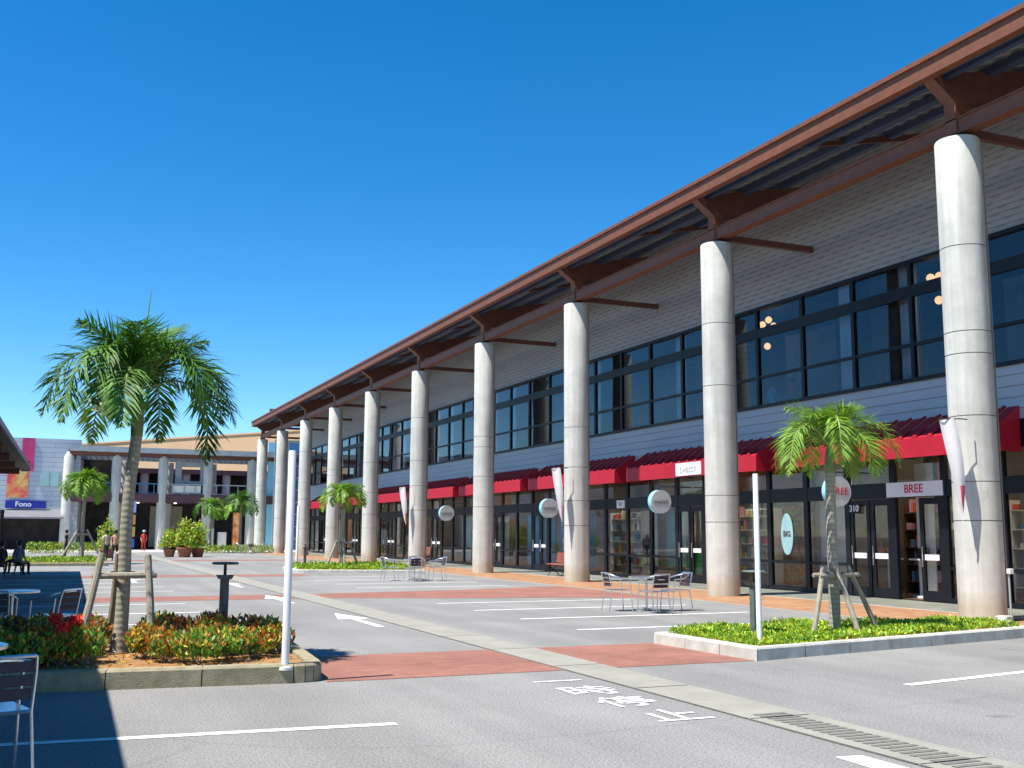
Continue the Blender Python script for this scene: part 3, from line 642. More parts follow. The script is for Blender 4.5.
def stand(x, y, h, m, label):
    q = MB(); q.box(-.18, .18, -.35, .35, h-.04, h); q.box(-.15, .15, -.3, .3, .0, .05); q.box(-.03, .03, -.03, .03, .05, h-.04)
    o = q.build('display_stand', m); o.location = (x, y, .03); tag(o, label, 'display stand')
stand(W+.7, 22.35, 1.0, 'white', 'white stand holding the blue and orange handbags')
handbag(W+.7, 22.15, 1.03, 'bagblue', 'bright blue handbag on the white stand inside the door'); handbag(W+.7, 22.55, 1.03, 'bagorange', 'orange handbag beside the blue one', .85)
stand(W+.8, 21.2, 1.0, 'white', 'white stand just left of the open doorway')
handbag(W+.8, 21.2, 1.03, 'slat', 'dark brown handbag on the stand at the open doorway', .9)

def mannequin(x, y, m, label, h=1.25, z=.5):
    r = empty('dress_form', (x, y, z), 0, label, 'dress form')
    q = MB(); q.lathe([(.10, .35), (.17, .45), (.14, .62), (.19, .85), (.13, .98), (.05, 1.03), (.045, 1.1)], 0, 0, 16); q.build('torso', m, r, smooth=True)
    q = MB(); q.lathe([(.16, 0), (.16, .02), (.015, .03), (.015, .36)], 0, 0, 12); q.build('base', 'black', r)
mannequin(W+.3, 41.0, 'white', 'white shirt on a form in the blue window'); mannequin(W+.3, 39.3, 'slat', 'dark dress on a form near the third column')
mannequin(W+.3, 34.3, 'black', 'black top on a form in the pale yellow window')
goods = [plain('goods_%d' % i, c, .6) for i, c in enumerate(((.7, .1, .08), (.75, .72, .65), (.1, .25, .5), (.65, .45, .12), (.12, .12, .13), (.2, .45, .35), (.6, .3, .35)))]
ordn = ['nearest', 'second', 'third', 'fourth', 'fifth', 'sixth', 'seventh']
for n in range(0, 7):
    for j, side in enumerate(('right', 'left')):
        yy = Y0+n*DY+2.9+j*3.7; rg = random.Random(n*9+j)
        r = empty('shelf_unit', (W+2.3, yy, .03), 0, side+' shelf unit of goods inside the '+ordn[n]+' shop bay', 'shelf')
        q = MB(); q.box(.35, .39, -1.3, 1.3, 0, 2.5)
        for k in range(5): q.box(0, .35, -1.3, 1.3, .3+k*.48, .33+k*.48)
        for sy in (-1.34, 1.3): q.box(0, .39, sy, sy+.04, 0, 2.5)
        q.build('shelf_frame', 'timber' if rg.random() < .5 else 'curtain', r)
        q = MB()
        for k in range(5):
            y = -1.25
            while y < 1.15:
                wd = rg.uniform(.08, .3); hh = rg.uniform(.12, .38)
                if rg.random() < .8: q.box(.05, .28, y, y+wd, .33+k*.48, .33+k*.48+hh, rg.randrange(7))
                y += wd+rg.uniform(.02, .1)
        q.build('goods', goods, r)['kind'] = 'stuff'
# upstairs pendant lamps
def pendant(x, y, z, label, spots):
    r = empty('pendant_lamp', (x, y, z), 0, label, 'lamp')
    for (dy, dz) in spots:
        q = MB(); q.tube([(0, dy, dz+.1), (0, dy, 8.9-z)], .008, 5); q.build('cord', 'black', r)
        q = MB(); q.lathe([(.02, -.11), (.08, -.08), (.115, 0), (.08, .08), (.02, .11)], 0, dy, 16); o = q.build('globe', 'globe', r, smooth=True); o.location = (0, 0, dz)
M['globe'] = plain('warm_globe', (1, .55, .25), .4, 0, 1.1)
pendant(20.9, 27.5, 8.4, 'cluster of four warm globe lamps upstairs near the second column', [(0, .1), (.33, 0), (-.26, -.15), (.1, -.75)])
pendant(20.9, 20.4, 8.35, 'cluster of three warm globe lamps upstairs near the nearest column', [(.2, 0), (-.1, -.02), (-.05, -.65)])

# ================================================================== FURNITURE
def make_chair():
    r = empty('cafe_chair', (0, 0, 0)); t = .013   # faces +Y
    for sx in (-1, 1):
        q = MB(); q.tube([(sx*.25, .25, 0), (sx*.24, .21, .44), (sx*.25, .19, .66)], t, 8); q.build('front_leg', 'alu', r, smooth=True)
        q = MB(); q.tube([(sx*.22, -.27, 0), (sx*.20, -.2, .44), (sx*.20, -.25, .70), (sx*.19, -.28, .80)], t, 8); q.build('rear_leg', 'alu', r, smooth=True)
    q = MB(); pts = [(.25, .2, .66)]
    for k in range(13):
        a = -pi*k/12; pts.append((.27*cos(a), .02+.29*sin(a) if k not in (0, 12) else .02, .68+.10*sin(-a)))
    pts.append((-.25, .2, .66)); q.tube(pts, .014, 8); q.build('armrest', 'alu', r, smooth=True)
    q = MB(); q.box(-.21, .21, -.2, .22, .435, .452); q.build('seat', 'alu', r, bevel=.006)
    q = MB(); q.tube([(-.2, -.2, .44), (.2, -.2, .44)], t, 6); q.build('seat_rail', 'alu', r)
    q = MB(); q.tube([(-.24, .21, .43), (.24, .21, .43)], t, 6); q.build('front_rail', 'alu', r)
    q = MB(); q.tube([(-.19, -.28, .80), (.19, -.28, .80)], t, 6); q.build('top_rail', 'alu', r)
    for k in range(3):
        z = .52+k*.09
        q = MB(); M4 = Matrix.Translation((0, -.215-k*.022, z)) @ Matrix.Rotation(radians(-12), 4, 'X'); q.box(-.19, .19, -.008, .008, 0, .07, 0, M4); q.build('back_slat', 'slat', r, bevel=.004)
    return r
def make_table(rad=.38):
    r = empty('cafe_table', (0, 0, 0))
    q = MB(); q.lathe([(rad-.02, .69), (rad, .695), (rad, .72), (rad-.02, .727)], 0, 0, 36); q.build('tabletop', 'alu', r, smooth=True)
    q = MB(); q.tube([(0, 0, .05), (0, 0, .69)], .025, 10); q.build('pedestal', 'alu', r, smooth=True)
    for k in range(4):
        a = k*pi/2+.4; q = MB(); q.tube([(0, 0, .06), (.32*cos(a), .32*sin(a), .015)], .018, 6); q.build('foot', 'alu', r)
    return r
ch = make_chair(); tb = make_table()
def put(proto, loc, rz, label, cat, group=None, first=[0]):
    c = dup(proto, (loc[0], loc[1], loc[2] if len(loc) > 2 else 0), rz, label, 1, group); c['category'] = cat; return c
# label, table xy, chairs (x, y, rz)
G1 = 'cafe chairs of the table between the two nearest palms'
put(tb, (11.75, 19.9), .2, 'round metal table on the parking bays in front of the second column', 'table')
put(ch, (11.15, 20.1), -pi/2-.1, 'metal chair on the left of the table by the second column', 'chair')
put(ch, (11.58, 19.3), .1, 'metal chair with dark back turned to us, at the table by the second column', 'chair')
put(ch, (12.4, 19.75), pi/2, 'metal chair on the right of the table by the second column', 'chair')
put(tb, (11.6, 35.2), 0, 'round metal table before the gap between third and fifth columns', 'table')
put(ch, (10.75, 35.3), -pi/2, 'metal chair at the left end of the table set near the grassy island', 'chair')
put(ch, (11.35, 34.55), 0, 'metal chair with its back to us at the table set near the grassy island', 'chair')
put(ch, (12.4, 35.1), pi/2, 'metal chair at the right of the table set near the grassy island', 'chair')
put(ch, (11.9, 35.9), pi, 'metal chair behind the table set near the grassy island', 'chair')
put(tb, (-.62, 9.35), 0, 'round metal table in the shade at the left edge', 'table')
put(ch, (-.29, 7.9), .3, 'nearest cafe chair with dark slatted back in the shade at the left edge', 'chair')
put(tb, (-.45, 17.6), 0, 'round metal table in the shade behind the flower bed', 'table')
put(ch, (.13, 16.35), .9, 'metal chair in the shade just behind the flower bed, right of its table', 'chair')
put(ch, (-.62, 16.2), -.1, 'metal chair in the shade behind the flower bed, cut by the left edge', 'chair')
for i, (x, y, rz) in enumerate(((14.0, 82.0, 0), (13.2, 82.3, -1.5), (14.8, 82.1, 1.5))):
    put(ch, (x, y), rz, ['distant metal chair, middle of the set by the last columns', 'distant metal chair, left of the set by the last columns', 'distant metal chair, right of the set by the last columns'][i], 'chair')
put(tb, (14.0, 82.8), 0, 'distant round table by the last columns', 'table')
for o in (ch, tb):
    for k in [c for c in bpy.data.objects if c.parent == o]: bpy.data.objects.remove(k)
    bpy.data.objects.remove(o)

def bench(x, y, rz, label):
    r = empty('park_bench', (x, y, 0), rz, label, 'bench')
    q = MB()
    for k in range(4): q.box(-.75, .75, -.2+k*.11, -.11+k*.11, .43, .46)
    q.build('seat', 'redwood', r)
    q = MB()
    for k in range(4):
        M4 = Matrix.Translation((0, -.25-k*.02, .5+k*.1)) @ Matrix.Rotation(radians(-10), 4, 'X'); q.box(-.75, .75, -.012, .012, 0, .085, 0, M4)
    q.build('backrest', 'redwood', r)
    for sx in (-.55, .55):
        q = MB(); q.tube([(sx, -.28, 0), (sx, 0, .25), (sx, .24, .43)], .018, 6); q.tube([(sx, .24, 0), (sx, 0, .25), (sx, -.24, .43), (sx, -.33, .88)], .018, 6); q.build('leg', 'black', r)
bench(18.3, 37.6, pi/2, 'red slatted bench partly hidden behind the third column')
bench(18.2, 54.2, pi/2, 'red slatted bench in front of the fifth column bay')

def pole(x, y, z0, z1, rad, label):
    q = MB(); q.lathe([(rad, z0), (rad, z1-.01), (rad*.85, z1)], 0, 0, 20); q.lathe([(rad*2.1, z0+.02), (rad*2.1, z0+.05), (rad, z0+.06)], 0, 0, 20); o = q.build('white_pole', 'white', smooth=True); o.location = (x, y, 0); tag(o, label, 'pole')
pole(2.42, 11.72, .12, 2.50, .042, 'white pole at the right end of the flower bed')
pole(8.75, 11.9, .1, 2.43, .036, 'white pole at the corner of the right palm island')
pole(9.45, 44.2, .1, 2.7, .05, 'thin distant white pole at the end of the far grassy island')
def bollard(x, y, z0, h, m, label):
    r = empty('bollard_light', (x, y, z0), 0, label, 'bollard')
    q = MB(); q.box(-.052, .052, -.052, .052, 0, h-.22); q.build('post', m, r, bevel=.008)
    q = MB(); q.prism([(-.075, h-.22), (.075, h-.22), (.105, h-.17), (-.105, h-.17)], -.09, .09, 1); q.build('collar', m, r)
    q = MB(); q.tube([(0, 0, h-.17), (0, 0, h-.03)], .02, 8); q.build('stem', 'black', r)
    q = MB(); q.lathe([(.16, h-.035), (.175, h-.02), (.16, h-.005), (.05, h)], 0, 0, 24); q.build('disc', m, r, smooth=True)
bollard(2.13, 14.3, .1, 1.12, 'bollard', 'brown square bollard light in the flower bed')
bollard(9.45, 12.95, .1, 1.0, 'bollard_green', 'grey-green bollard light in the right palm island')
bollard(10.1, 45.6, .1, 1.05, 'bollard', 'distant brown bollard light on the grassy island')

# ================================================================== ISLANDS
def island(name, poly, h, kw, kerb_m, fill_m, label, seg=.9):
    r = empty(name, (0, 0, 0), 0, label, 'planting bed')
    P = [Vector((x, y)) for x, y in poly]; n = len(P); q = MB()
    c = sum(P, Vector((0, 0)))/n; inner = []
    for i in range(n):
        a, b_, d_ = P[i-1], P[i], P[(i+1) % n]
        n1 = Vector((-(b_-a).y, (b_-a).x)).normalized(); n2 = Vector((-(d_-b_).y, (d_-b_).x)).normalized()
        m = (n1+n2).normalized(); inner.append(b_+m*kw/max(.3, m.dot(n1)))
    for i in range(n):
        a, b_, ia, ib = P[i], P[(i+1) % n], inner[i], inner[(i+1) % n]
        ln = (b_-a).length; ns = max(1, int(round(ln/seg))); gp = .006/max(ln, .1)
        for k in range(ns):
            t0 = k/ns+gp; t1 = (k+1)/ns-gp; e = .02
            A, Bq, IA, IB = a.lerp(b_, t0), a.lerp(b_, t1), ia.lerp(ib, t0), ia.lerp(ib, t1)
            o1 = (IA-A).normalized()*e
            lo = [(*A, 0), (*Bq, 0), (*IB, 0), (*IA, 0)]; md = [(*(A+o1*.2), h-.025), (*(Bq+o1*.2), h-.025), (*IB, h-.015), (*IA, h-.015)]; hi = [(*(A+o1*1.4), h), (*(Bq+o1*1.4), h), (*(IB-o1*.4), h), (*(IA-o1*.4), h)]
            for j in range(4):
                j2 = (j+1) % 4
                q.face([lo[j], lo[j2], md[j2], md[j]]); q.face([md[j], md[j2], hi[j2], hi[j]])
            q.face(hi)
    q.build('kerb', kerb_m, r)
    # soil: gently domed grid
    q = MB(); q.face([(*p_, h-.05) for p_ in inner]); q.build('soil', fill_m, r)
    return r
def rounded(poly, idx, rad=.35, n=5):
    out = []
    for i, p_ in enumerate(poly):
        if i in idx:
            a = Vector(poly[i-1]); b_ = Vector(p_); c = Vector(poly[(i+1) % len(poly)])
            u = (a-b_).normalized(); v = (c-b_).normalized(); s0 = b_+u*rad; s1 = b_+v*rad
            for k in range(n+1):
                t = k/n; out.append(tuple(s0*(1-t)**2+b_*2*t*(1-t)+s1*t*t))
        else: out.append(p_)
    return out
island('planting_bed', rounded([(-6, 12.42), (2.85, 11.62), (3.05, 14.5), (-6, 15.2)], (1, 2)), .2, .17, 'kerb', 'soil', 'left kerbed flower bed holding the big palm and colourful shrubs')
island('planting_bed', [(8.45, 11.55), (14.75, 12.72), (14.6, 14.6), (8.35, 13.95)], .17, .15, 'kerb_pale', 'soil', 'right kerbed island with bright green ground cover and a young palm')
island('planting_bed', rounded([(9.1, 42.6), (13.9, 40.9), (13.9, 46.6), (9.3, 46.6)], (0, 3), .5), .15, .15, 'kerb_pale', 'soil', 'distant grassy island in front of the sixth column')
island('planting_bed', [(-4, 54), (2.6, 54), (2.8, 59.5), (-4, 59.5)], .15, .15, 'kerb', 'soil', 'far left grassy island at the edge of the shade', 1.5)
# leaf clouds
def leaf(q, c, sz, mi, up=.5, asp=.45):
    d = Vector((rnd(-1, 1), rnd(-1, 1), rnd(-.3, 1)+up)).normalized(); s_ = d.cross(Vector((rnd(-1, 1), rnd(-1, 1), rnd(-1, 1)))).normalized()
    L = d*sz*rnd(.7, 1.3); Wd = s_*sz*asp*.5
    q.face([c, c+L*.5-Wd, c+L, c+L*.5+Wd], mi)
def cover(x0, x1, y0, y1, clip, n, zb, zh, sz, mats, probs, label, name='ground_cover'):
    q = MB(); k = 0
    while k < n:
        x, y = rnd(x0, x1), rnd(y0, y1)
        if not clip(x, y): continue
        hh = zh*(.55+.45*sin(x*2.1+1)*sin(y*2.7+x)) ; z = zb+hh*rnd(0, 1)**.5
        leaf(q, Vector((x, y, z)), sz*rnd(.7, 1.3), random.choices(range(len(mats)), probs)[0], .6); k += 1
    return tag(q.build(name, mats), label, 'ground cover', kind='stuff')
def edgeclip(poly, mgn=.12):
    P = [Vector(p_) for p_ in poly]
    def f(x, y):
        for i in range(len(P)):
            a, b_ = P[i], P[(i+1) % len(P)]; e = (b_-a).normalized(); nrm = Vector((-e.y, e.x))
            if (Vector((x, y))-a).dot(nrm) < mgn: return False
        return True
    return f
cover(8.3, 14.8, 11.5, 14.7, edgeclip([(8.45, 11.55), (14.75, 12.72), (14.6, 14.6), (8.35, 13.95)], .14), 23000, .12, .16, .06, ['lime', 'lime2', 'leafG', 'yflower'], [.48, .3, .16, .06], 'bright green ground cover with tiny yellow flowers on the right island')
cover(9, 14, 40.8, 46.6, edgeclip(rounded([(9.1, 42.6), (13.9, 40.9), (13.9, 46.6), (9.3, 46.6)], (0, 3), .5), .15), 9000, .1, .25, .12, ['lime', 'lime2', 'leafG'], [.45, .4, .15], 'short bright green grass on the distant island')
cover(-4, 2.8, 54, 59.5, edgeclip([(-4, 54), (2.6, 54), (2.8, 59.5), (-4, 59.5)], .15), 6000, .1, .25, .14, ['lime', 'lime2', 'leafG'], [.4, .4, .2], 'short bright green grass on the far left island')

def shrub(x, y, z, rad, h, kind):
    q = MB()
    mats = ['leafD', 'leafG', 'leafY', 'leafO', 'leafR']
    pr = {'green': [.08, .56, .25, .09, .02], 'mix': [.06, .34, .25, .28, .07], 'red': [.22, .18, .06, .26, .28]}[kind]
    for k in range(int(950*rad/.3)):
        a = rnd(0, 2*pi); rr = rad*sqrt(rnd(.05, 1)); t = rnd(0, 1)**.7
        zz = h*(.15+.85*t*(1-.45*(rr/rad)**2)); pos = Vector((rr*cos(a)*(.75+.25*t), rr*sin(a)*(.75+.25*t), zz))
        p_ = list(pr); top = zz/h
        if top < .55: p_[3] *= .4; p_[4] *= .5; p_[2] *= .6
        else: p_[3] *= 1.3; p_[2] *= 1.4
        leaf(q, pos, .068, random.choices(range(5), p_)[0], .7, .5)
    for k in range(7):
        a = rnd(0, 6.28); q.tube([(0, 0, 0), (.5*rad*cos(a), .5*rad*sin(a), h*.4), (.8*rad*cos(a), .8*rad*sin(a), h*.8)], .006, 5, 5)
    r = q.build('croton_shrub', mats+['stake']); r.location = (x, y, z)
    lab = {'green': 'green and yellow leaved shrub in the left flower bed', 'mix': 'orange and green leaved shrub in the left flower bed', 'red': 'dark red leaved shrub in the left flower bed'}[kind]
    return tag(r, lab, 'shrub', {'green': 'green shrubs in the left flower bed', 'mix': 'orange shrubs in the left flower bed', 'red': 'dark red shrubs in the left flower bed'}[kind])
SH = [(1.62, 12.55, .3, .42, 'green'), (1.98, 12.75, .27, .42, 'green'), (2.3, 12.95, .22, .36, 'mix'), (1.3, 12.85, .22, .36, 'mix'), (1.85, 13.35, .3, .5, 'mix'), (1.45, 13.6, .28, .5, 'red'), (2.3, 13.6, .3, .48, 'red'), (2.6, 13.3, .22, .38, 'mix'), (1.1, 13.3, .22, .42, 'mix'), (1.95, 14.05, .25, .5, 'red'),
                           (.42, 13.0, .24, .42, 'green'), (.18, 12.9, .25, .4, 'mix'), (-.1, 13.2, .3, .45, 'red'), (-.2, 12.75, .27, .38, 'green'), (-.55, 13.0, .32, .46, 'green'), (.3, 13.6, .28, .46, 'red'), (-.9, 12.9, .3, .4, 'mix'), (-.4, 13.9, .32, .52, 'red'), (-1.0, 13.7, .32, .5, 'red'), (-1.4, 13.1, .32, .45, 'green'), (.5, 14.1, .26, .5, 'red'), (.05, 14.3, .3, .5, 'green'), (1.35, 14.3, .25, .5, 'green'), (2.62, 14.05, .22, .42, 'green')
]
ORD = ['rightmost', 'second from the right', 'third from the right', 'fourth from the right', 'fifth from the right', 'sixth from the right', 'seventh from the right']
CN = {'green': 'green and yellow leaved shrub', 'mix': 'orange and green leaved shrub', 'red': 'dark red leaved shrub'}
def row(y): return 'front' if y < 13.15 else ('middle' if y < 13.8 else 'back')
for (x, y, rad, h, kd) in SH:
    o = shrub(x, y-.06, .14, rad*1.08, h*.93, kd)
    same = sorted([q[0] for q in SH if q[4] == kd and row(q[1]) == row(y)], reverse=True)
    o['label'] = (ORD[same.index(x)].split()[0] + ' ' if len(same) > 1 else 'only ') + CN[kd] + (' from the right' if len(same) > 1 and same.index(x) else '') + ', ' + row(y) + ' row of the left bed'

for (x, y, z, fl) in ((.12, 13.0, .62, 'left, upper'), (.32, 12.95, .6, 'rightmost'), (.2, 12.85, .52, 'lowest')):
    q = MB()
    for k in range(60): leaf(q, Vector((rnd(-.06, .06), rnd(-.06, .06), rnd(-.05, .05))), .06, 0, .4, .8)
    q.tube([(0, 0, -.4), (0, 0, 0)], .006, 5, 1)
    o = q.build('red_flower', ['petal', 'leafD']); o.location = (x, y, z); tag(o, fl + ' bright red flower head left of the big palm trunk', 'flower', 'red flower heads left of the big palm')
q = MB()
for k in range(500):
    x = rnd(-1.5, 2.7); y = rnd(12.35, 14.3) if x < .5 else rnd(12.0, 14.3)
    leaf(q, Vector((x, y, .155)), .05, random.choice((0, 1, 2)), 0, .6)
tag(q.build('leaf_litter', ['leafY', 'leafO', 'stake']), 'fallen orange and brown leaves on the soil of the left flower bed', 'leaves', kind='stuff')

# ================================================================== PALMS
def frond(az, e0, e1, length, lw, nst, lfl, seed, upright=False):
    rg = random.Random(seed); q = MB(); pos = Vector((0, 0, 0)); e = e0; pts = [pos.copy()]; st = length/nst; tang = []
    hd = Vector((cos(az), sin(az), 0)); side = Vector((-sin(az), cos(az), 0)); tw = rg.uniform(-.25, .25)
    for i in range(nst):
        t = i/nst; u = min(1, max(0, (t-.08)/.72)); e = e0+(e1-e0)*u*u*(3-2*u); d = hd*cos(e)+Vector((0, 0, sin(e))); tang.append(d); pos = pos+d*st; pts.append(pos.copy())
    q.tube(pts, [.016*(1-.85*i/nst)+.002 for i in range(nst+1)], 5, 1)
    for i in range(2, nst):
        t = i/nst; d = tang[i]; up = side.cross(d).normalized()*-1
        if up.z < 0 and abs(d.z) < .9: up = -up
        prof = (sin(pi*min(1, t*.9+.12)))**.6*(1 if t < .85 else .75)
        for sgn in (-1, 1):
            for rep in range(2):
                ph = rg.uniform(-.45, .75); ln = lfl*prof*rg.uniform(.75, 1.12)
                b0 = pts[i]+d*rg.uniform(0, st)
                dr = (side*sgn*cos(ph+tw*sgn)+up*sin(ph)+d*rg.uniform(.7, 1.2)).normalized()
                p1 = b0+dr*ln*.5; dr2 = (dr+Vector((0, 0, -.1-(.3+.4*t)*rg.random()))).normalized(); p2 = p1+dr2*ln*.5
                wv = dr.cross(up+Vector((.01, 0, 0))).normalized()*lw*.5
                mi = 0
                q.face([b0-wv*.5, p1-wv, p1+wv, b0+wv*.5], mi); q.face([p1-wv, p2, p1+wv], mi)
    return q
def palm(name, loc, zc, trunk_r, crown_r, nf, label, mf, seed, lean=(0, 0), young=False, z0=.12, nst=26, lfl=.42, lw=.035, spear=True, e_hi=1.35, e_lo=.35):
    rg = random.Random(seed); r = empty(name, (loc[0], loc[1], z0), 0, label, 'palm tree'); H = zc-z0
    sh = .62 if not young else .45; n = 14
    q = MB(); pts = []; rr = []
    for i in range(n+1):
        t = i/n; pts.append((lean[0]*t*t+.015*sin(t*7), lean[1]*t*t+.012*sin(t*5+1), (H-sh)*t))
        rr.append(trunk_r[0]*(1-t)**2+trunk_r[1]*(1-(1-t)**2)+(.03*max(0, 1-t*9) if not young else 0))
    q.tube(pts, rr, 18); q.build('trunk', 'bark', r, smooth=True)
    top = Vector(pts[-1])
    q = MB(); q.tube([top-Vector((0, 0, .02)), top+Vector((0, 0, sh*.25)), top+Vector((0, 0, sh*.7)), top+Vector((0, 0, sh))], [trunk_r[1]*1.02, trunk_r[1]*1.12, trunk_r[1]*.8, trunk_r[1]*.45], 16); q.build('crownshaft', 'shaft', r, smooth=True)
    base = top+Vector((0, 0, sh-.05))
    for k in range(nf):
        t = k/(nf-1); az = k*2.39996+rg.uniform(-.25, .25)
        if k < nf*.28:   # young upright fronds in the middle
            e0 = rg.uniform(1.15, 1.5); e1 = rg.uniform(-.2, .5); ln = crown_r*rg.uniform(1.0, 1.25)
        else:            # arching fronds whose ends hang straight down
            e0 = 1.25-.75*(t-.28)/.72+rg.uniform(-.12, .12); e1 = rg.uniform(-1.6, -1.25); ln = crown_r*rg.uniform(1.45, 1.85)
        q = frond(az, e0, e1, ln, lw, nst, lfl, seed*100+k)
        o = q.build('frond', [mf if rg.random() < .72 else ('frondB' if mf == 'frondA' else 'lime2'), 'rachis'], r); o.location = base
    if spear:
        q = MB(); q.tube([base, base+Vector((.03, 0, .7)), base+Vector((.09, .02, 1.35))], [.022, .014, .002], 6); q.build('spear_leaf', 'frondB', r)
    return r, top, base
big, btop, bbase = palm('big_palm', (.86, 14.0), 3.42, (.088, .07), 1.12, 17, 'tall palm with dark drooping fronds in the left flower bed', 'frondA', 7, lean=(.06, 0), nst=46, lfl=.5, lw=.027, e_hi=1.55, e_lo=.45)
q = MB(); a = Vector((-.08, -.05, 0)); q.tube([a, a+Vector((-.2, -.05, .12)), a+Vector((-.33, -.05, .2))], .012, 6, 1)
for k in range(170):
    t = rnd(.45, 1); c = a+Vector((-.42*t+rnd(-.07, .07), -.05+rnd(-.09, .09), .2*t+rnd(-.05, .08))); leaf(q, c, .06, 0, .1, .5)
o = q.build('flower_stalk', ['fruit', 'rachis'], big); o.location = btop+Vector((0, 0, .12))
rp, _, _ = palm('young_palm', (11.15, 13.25), 3.05, (.09, .078), .92, 17, 'young bright green palm tied to stakes on the right island', 'frondB', 21, young=True, nst=38, lfl=.4, lw=.022, spear=False, e_hi=1.5, e_lo=.4)
palm('young_palm', (11.25, 43.8), 3.05, (.11, .09), .95, 13, 'small palm on the distant grassy island before the columns', 'frondB', 31, young=True, nst=22, lfl=.45, lw=.05, spear=False)
palm('young_palm', (1.5, 57.0), 3.8, (.13, .09), 1.1, 17, 'palm standing on the far left grassy island', 'frondB', 41, nst=24, lfl=.6, lw=.06, spear=False)
palm('young_palm', (11.6, 86.5), 3.3, (.14, .1), 1.35, 12, 'distant palm just right of the big terracotta pots', 'frondA', 51, nst=20, lfl=.6, lw=.08, spear=False)
palm('young_palm', (13.9, 86.5), 3.7, (.14, .1), 1.45, 13, 'distant palm nearest the last columns of the hall', 'frondA', 61, nst=20, lfl=.65, lw=.08, spear=False)

def stakes(x, y, z0, legs, zbar, label, rad=.04, bars=((-.32, -.12, .38, -.12), (-.3, .14, .36, .14))):
    r = empty('tree_stake_frame', (x, y, z0), 0, label, 'stakes')
    for (bx, by, tx, ty, h) in legs:
        q = MB(); q.tube([(bx, by, 0), ((bx+tx)/2+.01, (by+ty)/2, h/2), (tx, ty, h)], [rad*1.05, rad, rad*.95], 9); q.build('stake', 'stake', r, smooth=True)
    for (ax, ay, bx, by) in bars:
        q = MB(); q.tube([(ax, ay, zbar), (bx, by, zbar+.01)], rad*.85, 8); q.build('crossbar', 'stake', r, smooth=True)
    q = MB(); q.tube([(.0+.13*cos(a), .13*sin(a), zbar+.03) for a in [2*pi*k/12 for k in range(13)]], .02, 5); q.build('rope', 'black', r)
stakes(.86, 14.0, .14, ((-.5, -.42, -.26, -.14, 1.2), (.34, -.46, .27, -.14, 1.17), (-.1, .6, -.05, .17, 1.2)), .93, 'grey wooden stakes and crossbar bracing the big palm', .045, bars=((-.36, -.19, .38, -.19), (-.3, .2, .34, .2)))
stakes(11.15, 13.25, .14, ((-.62, -.25, -.24, -.06, 1.0), (.03, -.5, -.05, -.12, 1.0), (.66, -.2, .27, -.02, 1.0)), .86, 'three grey wooden stakes around the young palm on the right island', .04, bars=((-.34, -.1, .42, -.1), (-.3, .1, .36, .1)))
stakes(11.25, 43.8, .1, ((-.75, -.2, -.2, 0, 1.25), (.0, -.5, 0, -.1, 1.25), (.7, -.2, .25, 0, 1.25)), 1.1, 'stakes bracing the small palm on the distant island', .05)
stakes(1.5, 57.0, .1, ((-1.0, -.2, -.2, 0, 1.6), (1.0, -.4, .2, -.1, 1.6), (.1, .8, 0, .1, 1.6)), 1.35, 'stakes bracing the palm on the far left island', .06)

# small spotlight on the kerb end and tap on the column
r = empty('kerb_spotlight', (14.35, 12.95, .17), .3, 'small white spotlight at the right end of the island kerb', 'lamp')
q = MB(); q.box(-.12, .12, -.1, .1, 0, .16); q.build('block', 'kerb_pale', r, bevel=.015)
q = MB(); q.tube([(-.2, -.05, .14), (-.1, -.03, .06)], [.05, .035], 12); q.build('lamp_head', 'white', r)
r = empty('wall_tap', (16.93, 15.08, .95), 0, 'small white outlet box low on the nearest column', 'outlet')
q = MB(); q.box(-.05, .05, -.05, .05, -.05, .05); q.build('housing', 'white', r, bevel=.01)
q = MB(); q.tube([(0, .03, -.05), (0, .03, -.9)], .02, 8); q.build('pipe', 'greyplain', r)

# ================================================================== LEFT CAFE CANOPY (casts the shade on the left)
r = empty('cafe_canopy', (-4, 25, 0), 0, 'dark cafe canopy roof with grey fascia at the left edge', 'canopy')
def cp(q, name, m): 
    o = q.build(name, m, r); o.matrix_parent_inverse = Matrix.Translation((4, -25, 0)); return o
xa, xb, ya, yb = -1.7, -.86, -3.0, 46.5
q = MB()
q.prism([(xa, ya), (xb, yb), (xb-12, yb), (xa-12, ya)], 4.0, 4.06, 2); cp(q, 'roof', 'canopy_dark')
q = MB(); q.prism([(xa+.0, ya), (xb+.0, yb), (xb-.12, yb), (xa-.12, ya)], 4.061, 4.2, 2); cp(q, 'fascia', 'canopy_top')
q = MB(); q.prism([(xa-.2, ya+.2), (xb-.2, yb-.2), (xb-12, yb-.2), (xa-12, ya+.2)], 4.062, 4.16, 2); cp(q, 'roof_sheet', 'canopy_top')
for k in range(12):
    yy = ya+2+k*4.2; q = MB(); q.box(-10, -1.7+.011*yy, yy-.07, yy+.07, 3.78, 3.999); cp(q, 'rafter', 'rustdark')
for k in range(6):
    yy = ya+2+k*8.4
    if yy > 12: q = MB(); q.lathe([(.11, 0), (.11, 3.78)], -4.2, yy, 16); cp(q, 'post', 'rustdark')
q = MB(); q.box(-14, -10, ya, yb, 0, 8.5); cp(q, 'cafe_wall', 'interior')

